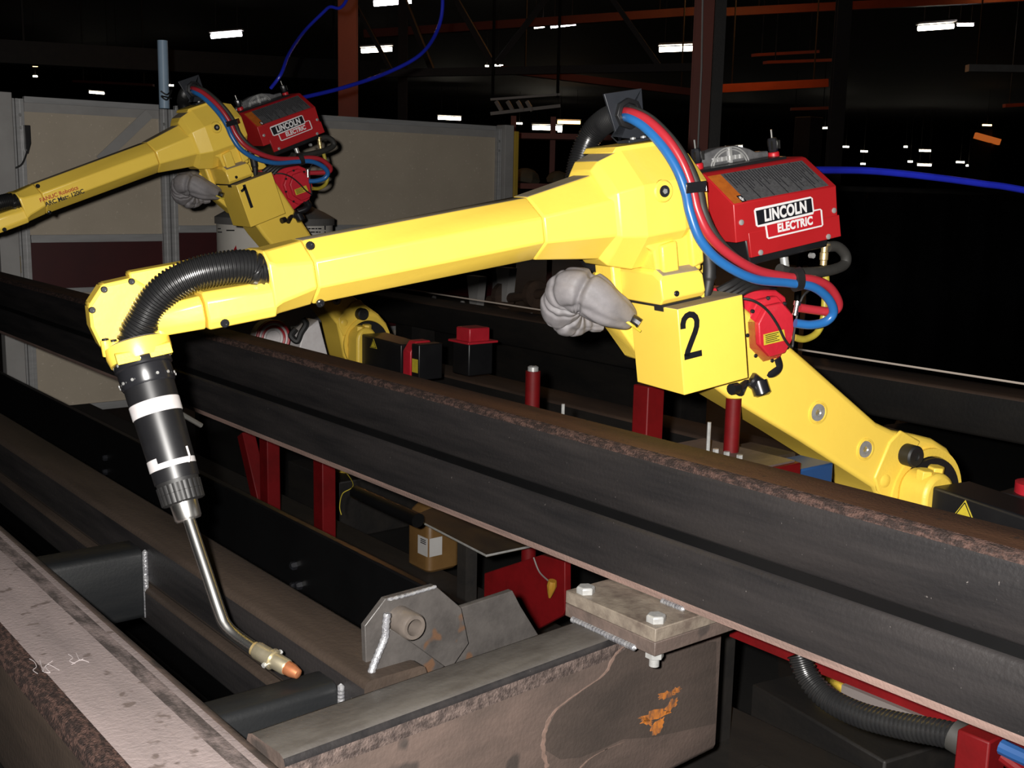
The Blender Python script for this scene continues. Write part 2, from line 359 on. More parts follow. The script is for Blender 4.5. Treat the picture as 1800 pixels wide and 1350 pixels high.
streak([(1095,1305),(1060,1320),(1035,1335),(1020,1350)], .003)

def strut(nm, lab, y0, y1, z0, z1, x0, x1):
    e = empty(nm, lab, 'strut', 'short tube struts between the frame beams', Matrix.Translation((0, y0, 0)))
    pr = [(y-y0, z) for y, z in rtube(y0, y1, z0, z1, .014)]
    xbeam('tube', pr, x0, x1, [DSTL], [0]*12, e)
    x1 = .829
    b = MB()
    for k in range(20): b.lathe([(.001, -.008), (.0055, -.004), (.0055, .004), (.001, .008)], (x1-.003, -.003, z0+.010+(z1-z0-.018)*k/19), (0,0,1), 8)
    b.build('weld_bead', WELD, e)
strut('tube_strut', 'short black tube strut with bright corner weld, behind the thin torch neck on the left', 2.235, 2.325, .594, .746, .624, .8215)
strut('tube_strut', 'short black tube strut just below the copper torch tip', 1.435, 1.505, .62, .748, .624, .8215)

# clamp plates and bolts on the cross member
def plate_thing(nm, lab, z0, z1, mt):
    b = MB().box(0, .25, 0, .215, 0, z1-z0); o = b.build(nm, mt, None, bevel=.0015); o.location = (1.247, 1.180, z0)
    tag(o, lab, 'plate', 'bolted clamp plates under the long beam'); return o
plate_thing('clamp_plate', 'lower steel clamp plate welded onto the brown cross member', .7735, .7965, BROWN)
plate_thing('clamp_plate', 'upper tan clamp plate directly under the long dark beam, bolt heads on it', .797, .8195, PLATE)
wb = MB()
for k in range(22): wb.lathe([(.001,-.008),(.0055,-.004),(.0055,.004),(.001,.008)], (1.2465, 1.228+.0068*k, .7735), (0,1,0), 8)
o = wb.build('weld_bead', WELD, cb); o.matrix_parent_inverse = cm.inverted()
def hexbolt(lab, x, y, ztop=.8195, zbot=.7735):
    e = empty('hex_bolt', lab, 'bolt', 'bolts of the clamp plates', Matrix.Translation((x, y, ztop)))
    MB().lathe([(.0165,0),(.0165,.010),(.014,.0125)], (0,0,0), (0,0,1), 6).build('head', ZINC, e, smooth=20, bevel=.0008)
    MB().cyl((0,0,-.045-.03), (0,0,.001), .0085, n=14).build('shank', ZINC, e)
    MB().lathe([(.0155,0),(.0155,.013)], (0,0,zbot-ztop-.0145), (0,0,1), 6).build('nut', ZINC, e, smooth=20, bevel=.0008)
hexbolt('zinc hex bolt at the back left corner of the tan clamp plate', 1.267, 1.366)
hexbolt('zinc hex bolt at the front corner of the clamp plate, nut hanging below', 1.271, 1.203)
wb = MB()
for k in range(7): wb.lathe([(.001,-.008),(.005,-.004),(.005,.004),(.001,.008)], (1.342, 1.215+.0065*k, .8215), (0,1,0), 8)
wb.build('weld_bead', WELD, mb).location = (-XF, 0, 0)

# gusset bracket with bushing
def Q(x, y, Yv): v = onY(620+x/5.294, 1010+y/5.294, Yv); return (v.x, v.z)
gb = empty('bushing_bracket', 'burnt steel gusset bracket carrying a round bushing, fresh welds, behind the cross member', 'bracket', mat=Matrix.Translation((.9, 1.41, .745)))
def shift(poly): return [(a-.9, b-.745) for a, b in poly]
MB().prism(shift([Q(130,1010,1.43), Q(112,480,1.43), Q(305,225,1.43), Q(765,100,1.43), Q(1010,310,1.43), Q(1080,640,1.43), Q(900,900,1.43)]), .02, .032, 'y').build('back_plate', GUSS, gb, bevel=.0012)
MB().prism(shift([Q(150,1060,1.40), Q(175,960,1.40), Q(290,600,1.40), Q(345,500,1.40), Q(560,640,1.40), Q(850,850,1.40), Q(600,1000,1.40)]), -.012, .0, 'y').build('web_plate', GUSS, gb, bevel=.0012)
bc = onY(620+578/5.294, 1010+495/5.294, 1.385); bc = bc - Vector((.9, 1.41, .745))
MB().lathe([(.0215,.055),(.0215,.004),(.019,0),(.0135,0),(.0125,.003),(.0125,.04)], bc, (0,1,0), 32, cap1=True).build('bushing', mat('machined_bushing', (.125,.105,.09), .35, metal=.3, col2=(.095,.08,.07), scale=(30,30,30)), gb)
w_ = MB(); P = [Vector((a-.9, -.014+.0, b-.745)) for a, b in (Q(325,360,1.395), Q(310,480,1.395), Q(305,580,1.395), Q(240,740,1.395), Q(185,880,1.395), Q(170,960,1.395))]
P2 = resample(spline(P, 8), .004)
w_.tube(P2, [.0055+.0010*(i % 2) for i in range(len(P2))], 10); w_.build('weld_bead', WELD, gb)
w_ = MB(); P = [Vector((a-.9, .014, b-.745)) for a, b in (Q(310,222,1.43), Q(430,195,1.43), Q(560,160,1.43), Q(760,100,1.43))]
P2 = resample(spline(P, 8), .005); w_.tube(P2, [.0022+.001*(i % 2) for i in range(len(P2))], 8); w_.build('weld_bead', WELD, gb)
ep = MB().prism([(a, b-.74) for a, b in [Q(940,330,1.452), Q(1488,150,1.452), Q(1560,290,1.452), Q(1740,580,1.452), Q(1740,700,1.452), Q(700,900,1.452), Q(700,600,1.452)]], -.006, .006, 'y').build('end_plate', GUSS, None, bevel=.0012)
ep.location = (0, 1.458, .74); tag(ep, 'flat grey plate with slanted top standing right of the bushing bracket', 'plate')

# ------------------------------------------------------------------ the two welding robots
def rframe(E, phi, pitch):
    c, s_ = math.cos(math.radians(phi)), math.sin(math.radians(phi)); p = math.radians(pitch)
    h = Vector((-c, s_, 0)); z = Vector((0,0,1))
    x = h*math.cos(p) + z*math.sin(p); zz = -h*math.sin(p) + z*math.cos(p); y = zz.cross(x)
    M = Matrix((x, y, zz)).transposed().to_4x4(); M.translation = Vector(E); return M, h, y
M2, H2, Y2 = rframe((1.678, 1.658, 1.437), 10, -8.9)
M1, H1, Y1 = rframe((1.954, 4.320, 1.652), 0, -20)
M2i = M2.inverted()
def L(px, py, y):
    """forearm-frame coordinates (of the near robot) of what is seen at a pixel, at the given sideways offset y"""
    o = M2i @ CAM; d = M2i.to_3x3() @ ray(px, py); t = (y - o.y)/d.y; return o + d*t
def LP(pts): return [L(*p) for p in pts]
def oct_ring(x, w, top, bot, ft=.34, fs=.30):
    h = top-bot
    a = [(w*ft, top), (w, top-h*fs), (w, bot+h*fs), (w*ft, bot), (-w*ft, bot), (-w, bot+h*fs), (-w, top-h*fs), (-w*ft, top)]
    return [(x, y, z) for y, z in a]
def screw(parent, p, d, r=.006, nm='screw', mt=None):
    return MB().lathe([(r, -.002), (r, .002), (r*.8, .0032), (r*.45, .0032), (r*.42, .001)], p, d, 12).build(nm, mt or BLKM, parent)

def dust(o, thr=.93):
    o.data.materials.append(DUST); k_ = len(o.data.materials)-1
    for p in o.data.polygons:
        if p.normal.z > thr: p.material_index = k_
    return o
def build_robot(M, H, Yv, number, ang, label, wrist_label, near):
    rb = empty('welding_robot', label, 'robot', 'welding robots', M)
    K = lambda mbx, nm, mt, bev=0, sm=35, par=None: mbx.build(nm, mt, par or rb, smooth=sm, bevel=bev)
    # forearm
    f = MB().loft([oct_ring(.10, .098, .122, -.058), oct_ring(.135, .096, .116, -.052), oct_ring(.29, .081, .0925, -.028)])
    fa = dust(K(f, 'forearm_neck', YEL, .004))
    f = MB().loft([oct_ring(.2915, .080, .0915, -.0272), oct_ring(.736, .073, .0815, -.0310)])
    dust(K(f, 'forearm_tube', YEL, .004))
    f = MB().loft([oct_ring(.7375, .073, .0815, -.0310), oct_ring(.80, .070, .076, -.0345, .5, .22), oct_ring(.815, .070, .077, -.0345, .72, .16)])
    fc = K(f, 'forearm_end_cover', YEL, .004)
    for px, py in ((545,432),(563,533)): screw(fc, L(px, py, .062 if py < 500 else .055), (0,1,.3 if py < 500 else -.5), .0075, mt=BLKM)
    # wrist: block in front, arm on the far side
    f = MB().loft([[(.81,.055,-.0355),(.81,.066,-.02),(.81,.066,.012),(.81,.05,.026),(.81,-.05,.026),(.81,-.066,.012),(.81,-.066,-.02),(.81,-.055,-.0355)],
                   [(.925,.046,-.0375),(.925,.057,-.022),(.925,.057,.012),(.925,.042,.026),(.925,-.05,.026),(.925,-.066,.012),(.925,-.066,-.02),(.925,-.055,-.0375)]])
    wb_ = K(f, 'wrist_block', YEL, .004); screw(wb_, L(395, 568, .056), (0,1,-.1), .0075)
    f = MB().loft([[(.927,.036,-.036),(.927,.047,-.02),(.927,.047,.008),(.927,.034,.02),(.927,-.05,.02),(.927,-.066,.012),(.927,-.066,-.02),(.927,-.055,-.036)],
                   [(1.0,.012,-.038),(1.0,.022,-.022),(1.0,.022,.000),(1.0,.012,.012),(1.0,-.05,.016),(1.0,-.066,.01),(1.0,-.066,-.022),(1.0,-.055,-.038)]])
    K(f, 'wrist_link', YEL, .003)
    f = MB().loft([[(.80, y, z) for y, z in ((-.03,.073),(-.03,-.036),(-.074,-.036),(-.074,.073))], [(1.02, y, z) for y, z in ((-.03,.070),(-.03,-.04),(-.072,-.04),(-.072,.070))]])
    K(f, 'wrist_side_arm', YEL, .004)
    oc = [L(x, y, -.022) for x, y in ((156,537),(180,500),(233,488),(262,505),(285,560),(278,598),(205,612),(188,622),(176,608),(160,575))]
    f = MB().prism([(v.x, v.z) for v in oc], -.07, -.022, 'y'); wp = K(f, 'wrist_cover', YEL, .004)
    ctr = (sum(v.x for v in oc)/len(oc), sum(v.z for v in oc)/len(oc))
    f = MB().prism([(ctr[0]+(v.x-ctr[0])*.93, ctr[1]+(v.z-ctr[1])*.93) for v in oc], -.022, -.0185, 'y'); K(f, 'cover_plate', YEL, .001, par=wp)
    for px, py in ((231,495),(183,509),(162,545)): screw(wp, L(px, py, -.0185), (0,1,0), .0055)
    for px, py, q in ((185,598,186), (199,600,200)):
        a = L(px, py, .0); b = L(px+5, py+28, .0); K(MB().cyl(a, b, .0085, n=12), 'ring_bolt_boss', YEL2, .001, par=wp); screw(wp, a, a-b, .0055)
    a = L(282, 578, .01); b = L(290, 606, .01); K(MB().cyl(a, b, .010, n=12), 'ring_bolt_boss', YEL2, .001, par=wp); screw(wp, a, a-b, .0065)
    # wrist ring (tool flange), axis along the torch
    c0 = L(240, 603, 0); tdir = (L(330, 912, .10) - L(249, 640, 0)).normalized()
    f = MB().lathe([(.046, 0), (.053, .003), (.053, .018), (.050, .031), (.03, .031)], c0, tdir, 40, cap0=True); K(f, 'wrist_ring', YEL, 0)
    f = MB().lathe([(.044, -.0015), (.034, -.0022), (.034, .001)], c0, tdir, 36); K(f, 'ring_gasket', PALE)
    for k, sgn in ((0, -1), (1, 1)):
        u = tdir.cross(Vector((0,1,0))).normalized()
        q = MB().obox(c0 + tdir*.011 + u*(-.026*sgn) + Vector((0,.0445,0)), u, Vector((0,1,0)), tdir, .018, .007, .009); K(q, 'ring_pad', YEL2, .0015)
    # elbow housing: eight sided drum round the forearm axis
    R8 = lambda x, r, cz=.037: [(x, r*math.cos(math.radians(22.5+45*i))/math.cos(math.radians(22.5)), cz + r*math.sin(math.radians(22.5+45*i))/math.cos(math.radians(22.5))) for i in range(8)]
    f = MB().loft([R8(.150,.086), R8(.135,.102), R8(.085,.117), R8(-.005,.117), R8(-.05,.105), R8(-.085,.09)]); dust(K(f, 'elbow_drum', YEL, .0025, sm=12), .85)
    f = MB().prism([(.108,.03),(.106,-.015),(.062,-.045),(.058,-.10),(-.05,-.10),(-.052,-.02),(-.072,.06),(.10,.06)], -.03, .098, 'y'); K(f, 'elbow_casting', YEL2, .005)
    f = MB().prism([(.052,-.035),(.012,-.03),(.012,-.092),(.052,-.092)], .09, .110, 'y'); K(f, 'casting_rib', YEL2, .005)
    f = MB().prism([(-.018,.01),(-.05,.0),(-.048,-.085),(-.02,-.09)], .088, .112, 'y'); K(f, 'casting_rib', YEL2, .005)
    f = MB().prism([(.100,.035),(.050,.035),(.045,-.012),(.095,-.012)], .09, .106, 'y'); K(f, 'casting_rib', YEL2, .006)
    # boss with plug on the side
    p = L(1161, 336, .108); b_ = K(MB().lathe([(.022,-.04),(.022,.010),(.019,.013)], p, (0,1,0), 24), 'side_boss', YEL2)
    K(MB().lathe([(.0115,0),(.0115,.0145),(.004,.0148)], p, (0,1,0), 20), 'plug', BLKM, par=b_); K(MB().lathe([(.006,0),(.0055,.0165)], p, (0,1,0), 5), 'plug_star', ZINC, par=b_)
    # top mounting pad and black hose bracket
    f = MB().prism([(.105,.150),(-.03,.150),(-.025,.161),(.095,.161)], -.06, .05, 'y'); K(f, 'top_pad', YEL2, .002)
    T = L(1062,165,-.01); T2 = L(1128,155,-.01); B1 = L(1135,250,-.01); B0 = L(1080,252,-.01)
    f = MB().prism([(T.x,T.z),(T2.x,T2.z),(B1.x,B1.z+.004),(B0.x,B0.z+.012),(B0.x-.01,B0.z+.002)], -.016, -.010, 'y'); br = K(f, 'hose_bracket', BRKT, .001)
    f = MB().prism([(B0.x-.008,.163),(B1.x,.163),(B1.x,.169),(B0.x-.008,.169)], -.012, .03, 'y'); K(f, 'bracket_foot', BRKT, .001, par=br)
    for dx in (.02,.045): screw(br, (B1.x+dx, .012, .1695), (0,0,1), .006, mt=ZINC)
    c = L(1103,200,-.01); K(MB().lathe([(.031,0),(.031,.010),(.022,.012),(.021,.002)], c, (0,1,0), 8), 'conduit_nut', BLK, .0008, par=br)
    # cover under the elbow
    ck = lambda c0_, t0_: [(c0_, y, z) for y, z in ((.095,-.080+t0_),(.118,-.092+t0_),(.123,-.138),(.112,-.150),(-.02,-.150),(-.02,-.080+t0_))]
    f = MB().loft([ck(.068, -.008), ck(.060, 0), ck(-.028, -.003), ck(-.037, -.014)])
    sc = dust(K(f, 'elbow_cover', YEL, .003, sm=20), .8); screw(sc, L(1189,516,.1225), (0,1,0), .006)
    # numbered junction box
    f = MB().box(-.0985, .0625, -.002, .16, -.326, -.1535); jb = dust(K(f, 'junction_box', YEL, .0022))
    mid = (L(1199,548,.1605) + L(1232,628,.1605))/2; hd = .094
    def stroke(pts, wd):
        P_ = [Vector((u, v)) for u, v in pts]; lft, rgt = [], []
        for i_ in range(len(P_)):
            tg = (P_[min(i_+1, len(P_)-1)] - P_[max(i_-1, 0)]).normalized(); nn = Vector((-tg.y, tg.x))
            lft.append(P_[i_] + nn*wd/2); rgt.append(P_[i_] - nn*wd/2)
        V3 = lambda q, y: (mid.x - (q.x-.27)*hd, y, mid.z + (q.y-.5)*hd)
        m_ = MB()
        for i_ in range(len(P_)-1):
            qd = (lft[i_], rgt[i_], rgt[i_+1], lft[i_+1])
            m_.add([V3(q, .1595) for q in qd] + [V3(q, .1604) for q in qd], [(0,1,2,3),(4,5,6,7),(0,1,5,4),(1,2,6,5),(2,3,7,6),(3,0,4,7)])
        return m_
    if number == 2:
        dg = stroke([(.07,.66),(.075,.76),(.11,.85),(.18,.91),(.26,.93),(.35,.905),(.41,.845),(.435,.76),(.42,.65),(.37,.54),(.29,.41),(.21,.28),(.14,.16),(.11,.07)], .135)
        d2 = stroke([(.045,.065),(.50,.065)], .13); dg.add(d2.v, d2.f)
    else:
        dg = stroke([(.30,0),(.30,1.0)], .135); d2 = stroke([(.30,.90),(.24,.84),(.17,.80),(.08,.79)], .11); dg.add(d2.v, d2.f)
    dg.build('number', INKB, jb, smooth=0)
    f = MB().box(-.03,.0655,-.018,.1165,-.1545,-.1495); K(f, 'rubber_seal', RUB, par=jb); f = MB().box(.0626,.0640,.085,.115,-.163,-.1535); K(f, 'seal_tab', RUB, par=jb)
    q = [L(1248,510,.15), L(1262,512,.15), L(1262,528,.15), L(1240,530,.15)]
    f = MB().prism([(v.x, v.z) for v in q], .10, .108, 'y'); tb_ = K(f, 'lid_tab', YEL2, .001, par=jb)
    screw(tb_, L(1254,487,.108), (0,1,0), .006)
    # lower shoulder of the elbow (behind box) and wrist-axis motor
    f = MB().prism([(.085,-.06),(.085,-.20),(.03,-.29),(-.06,-.32),(-.15,-.29),(-.19,-.20),(-.14,-.06)], -.09, -.022, 'y'); K(f, 'elbow_joint', YEL2, .006)
    mc = Vector((-.232, 0, -.262))
    f = MB().prism([(-.098,-.15),(-.145,-.158),(-.205,-.172),(-.27,-.185),(-.296,-.205),(-.300,-.29),(-.27,-.325),(-.19,-.345),(-.10,-.345)], -.02, .062, 'y'); mo = K(f, 'drive_motor', REDM, .004)
    pl = [(mc.x+.066*math.cos(math.radians(22.5+45*i)), mc.z+.074*math.sin(math.radians(22.5+45*i))) for i in range(8)]
    f = MB().prism(pl, .06, .078, 'y'); K(f, 'motor_flange', REDM, .003, par=mo)
    pl = [(mc.x-.006+.052*math.cos(math.radians(22.5+45*i)), mc.z+.060*math.sin(math.radians(22.5+45*i))) for i in range(8)]
    f = MB().prism(pl, .078, .093, 'y'); K(f, 'motor_cap', REDM, .003, par=mo)
    for i in range(8): screw(mo, (mc.x+.062*math.cos(math.radians(45*i)), .078, mc.z+.068*math.sin(math.radians(45*i))), (0,1,0), .0045)
    a, b, c, d = [L(*q_, .0934) for q_ in ((1342,588),(1378,579),(1381,598),(1343,607))]
    f = MB().prism([(v.x, v.z) for v in (a,b,c,d)], .0930, .0938, 'y'); lb = K(f, 'rating_label', YLAB, par=mo, sm=0)
    tx = MB()
    for k in range(5):
        t = .14+.17*k; p0 = a.lerp(d, t).lerp(b.lerp(c, t), .08); p1 = a.lerp(d, t).lerp(b.lerp(c, t), .72-.1*(k % 2)); tx.bar((p0.x,.0939,p0.z), (p1.x,.0939,p1.z), .0004, .0016)
    K(tx, 'label_print', INKB, par=lb, sm=0)
    # black cable plugs under the motor
    f = MB(); f.tube(spline(LP([(1362,628,.07),(1366,645,.07),(1355,655,.07),(1330,660,.06)])), .013, 12); f.lathe([(.014,0),(.017,.004),(.017,.026),(.013,.03)], L(1318,665,.08), (L(1350,690,.09)-L(1318,665,.08)), 14)
    f.lathe([(.019,-.012),(.019,.016),(.012,.02)], L(1336,680,.09), (0,.4,-1), 14)
    K(f, 'cable_plug', BLKM, 0)
    f = MB(); f.cyl(L(1318,652,.05), L(1300,690,.09), .010, n=10); f.lathe([(.012,0),(.012,.02)], L(1296,682,.10), (1,.2,.1), 12); K(f, 'cable_plug', BLK)
    # clamp on the housing that holds the hoses
    f = MB().box(-.008, 0, -.003, .003, -.009, .009); a = L(1186,333,.112); b = L(1238,330,.150)
    f = MB(); f.bar(L(1184,335,.112), L(1210,331,.114), .004, .020); f.bar(L(1208,331,.114), L(1208,331,.158), .003, .020); f.bar(L(1206,331,.158), L(1241,327,.158), .003, .020); f.bar(L(1241,327,.159), L(1241,327,.125), .003, .020)
    K(f, 'hose_clamp', BLKM, .001)
    # ---------------- lower arm
    j3 = M @ Vector((-.05, 0, -.21)); a_ = math.radians(ang)
    j2 = j3 + .83*(-H*math.cos(a_) - Vector((0,0,1))*math.sin(a_))
    ux = (j3-j2).normalized(); uy = Yv; uz = ux.cross(uy); 
    LM = Matrix((ux, uy, uz)).transposed().to_4x4(); LM.translation = j2
    if uz.z < 0: print('flip')
    la_e = MB()
    prof = [(.80,.088),(.53,.081),(.25,.070),(.19,.080),(.12,.106),(.06,.126),(0,.132),(-.07,.115),(-.12,.06),(-.135,-.01),(-.115,-.08),(-.05,-.122),(.03,-.12),(.10,-.085),(.16,-.058),(.43,-.073),(.664,-.091),(.80,-.09),(.85,-.05),(.865,0),(.85,.05)]
    la_e.prism(prof, -.075, .078, 'y')
    la = la_e.build('lower_arm', YEL, rb, bevel=.012, seg=3); la.matrix_local = M.inverted() @ LM
    KL = lambda mbx, nm, mt, bev=0, sm=35: mbx.build(nm, mt, la, smooth=sm, bevel=bev)
    for u in (.428, .246):
        KL(MB().lathe([(.0265,-.002),(.0265,.0035),(.0215,.0045),(.020,-.006)], (u, .077, .002), (0,1,0), 28), 'bushing', YEL2)
        KL(MB().lathe([(.0195,-.004),(.0195,.002),(.008,.0022),(.006,.0)], (u, .078, .002), (0,1,0), 24), 'pin', ZINC)
    KL(MB().lathe([(.026,0),(.026,.034),(.022,.038),(.009,.038),(.008,.035)], (.125, .077, .052), (0,1,0), 28), 'rubber_stop', RUB)
    KL(MB().lathe([(.017,-.01),(.016,.005),(.009,.009)], (.145, .078, -.030), (0,1,0), 20), 'boss', YEL2)
    KL(MB().prism([(.175,.09),(.19,.05),(.18,-.04),(.15,-.06),(.10,-.07),(.10,.10)], .074, .0825, 'y'), 'boss_pad', YEL2, .004)
    # slotted ring round the shoulder
    f = MB().lathe([(.118,0),(.118,.010),(.100,.010),(.098,.0)], (0,.078,0), (0,1,0), 48); KL(f, 'shoulder_ring', YEL2)
    f = MB().lathe([(.097,0),(.097,.020),(.05,.020)], (0,.078,0), (0,1,0), 48); KL(f, 'shoulder_seal', RUB)
    # ---------------- shoulder, motor and base (do not turn with the arm)
    BM = Matrix((H, Yv, Vector((0,0,1)))).transposed().to_4x4(); BM.translation = j2; XB = M.inverted() @ BM
    def KB(mbx, nm, mt, bev=0, par=None, sm=35):
        o = mbx.build(nm, mt, par or rb, smooth=sm, bevel=bev)
        if not par: o.matrix_local = XB
        return o
    arc_ = [(.052+.050*math.cos(t), .026+.054*math.sin(t)) for t in [math.pi*k_/14 for k_ in range(15)]]
    sh = KB(MB().prism(arc_ + [(.002,-.5),(.102,-.5)], .085, .170, 'y'), 'shoulder_housing', YEL2, .010)
    for cx_, cz_ in ((.070,.072),(.034,.076)): KB(MB().lathe([(.020,-.03),(.020,.012),(.017,.014)], (cx_,.135,cz_), (0,.1,1), 6), 'lifting_boss', YEL2, .002, par=sh)
    mcov = KB(MB().loft([[(x, .17, z) for x, z in ((-.04,.055),(.076,.055),(.080,.051),(.080,-.085),(-.045,-.085),(-.045,.022))], [(x, .46, z) for x, z in ((-.04,.043),(.067,.043),(.071,.039),(.071,-.085),(-.045,-.085),(-.045,.010))]]), 'motor_cover', BLK, .004)
    tri = MB().prism([(.006,0),(-.030,.016+.006),(-.030,-.030)], 0, .0008, 'z')
    e0 = Vector((.0776, .262, .025))
    tv = [e0 + Vector((.0007,-.002,.020)), e0 + Vector((.0015,-.028,-.020)), e0 + Vector((-.0001,.024,-.020))]
    tri = MB().add([*tv, *[v + Vector((-.006,0,0)) for v in tv]], [(0,1,2),(3,5,4),(0,3,4,1),(1,4,5,2),(2,5,3,0)]); KB(tri, 'warning_sticker', YLAB, par=mcov, sm=0)
    cgo = e0 + Vector((.0006,-.003,-.007)); tri = MB()
    for k in range(3):
        p0 = tv[k].lerp(cgo, .22); p1 = tv[(k+1) % 3].lerp(cgo, .22); tri.bar(p0 + Vector((.0007,0,0)), p1 + Vector((.0007,0,0)), .0008, .0022)
    KB(tri, 'warning_border', INKB, par=mcov, sm=0)
    rm = KB(MB().prism([(-.06,.02),(-.03,.062),(.035,.062),(.065,.02),(.065,-.08),(-.06,-.08)], .465, .52, 'y'), 'shoulder_motor', REDM, .004)
    KB(MB().box(-.055,.06,.52,.575,-.09,.055), 'motor_end', BLK, .004, par=rm); KB(MB().box(.0605,.0612,.527,.568,-.06,-.005), 'motor_label', YLAB, par=rm, sm=0)
    KB(MB().lathe([(.17,-.56),(.17,-.40),(.15,-.36),(.15,-.16),(.11,-.14)], (.0,0,0), (0,0,1), 32), 'turret', YEL2)
    KB(MB().prism([(-.28,-.16),(-.10,-.05),(.06,-.10),(.10,-.30),(-.28,-.30)], -.10, .06, 'y'), 'turret_casting', YEL2, .01)
    bm_ = KB(MB().box(-.40,-.29,.34,.44,.02,.085), 'rotation_motor', REDM, .006); KB(MB().box(-.41,-.28,.33,.45,-.12,.02), 'motor_body', BLK, .006, par=bm_); KB(MB().box(-.43,-.27,.31,.46,.018,.028), 'motor_rim', REDM, .002, par=bm_)
    KB(MB().box(-.23,.23,-.23,.23,-j2.z+.001,-.56), 'pedestal', RAILM, .006)
    # ---------------- conduit over the wrist
    pts = [Vector((.809,.037,.0445)), Vector((.826,.037,.045)), L(440,469,.037), L(400,470,.037), L(345,481,.031), L(300,503,.020), L(268,535,.008), L(250,568,.002), c0 + tdir*-.01, c0 + tdir*.01]
    o = corrugated(pts, .0285, .0058, 20).build('wrist_conduit', CONDM, rb)
    return rb, jb, c0, tdir, j2
rob2, jb2, ring0, tdir, j2b = build_robot(M2, H2, Y2, 2, 32.5, 'bright yellow welding robot arm with junction box number 2, nearest the camera', '', True)
rob1, jb1, _, _, _ = build_robot(M1, H1, Y1, 1, 52, 'farther dull yellow welding robot arm with junction box number 1', '', False)
# maker's lettering on the far forearm
def L1(px, py, y):
    Mi = M1.inverted(); o = Mi @ CAM; d = Mi.to_3x3() @ ray(px, py); t = (y - o.y)/d.y; return o + d*t
RINK = mat('orange_red_print', (.45,.07,.02), .5)
p = L1(104,342,.0745); text('maker_lettering', 'FANUC Robotics', .020, RINK, rob1, (p.x, .0752, p.z+.002), (-1,.015,0), (0,0,1), bold=.0004)
p = L1(114,348,.0745); text('maker_lettering', 'ARC Mate 120iC', .021, INKB, rob1, (p.x, .0752, p.z+.001), (-1,.015,0), (0,0,1), bold=.0006)

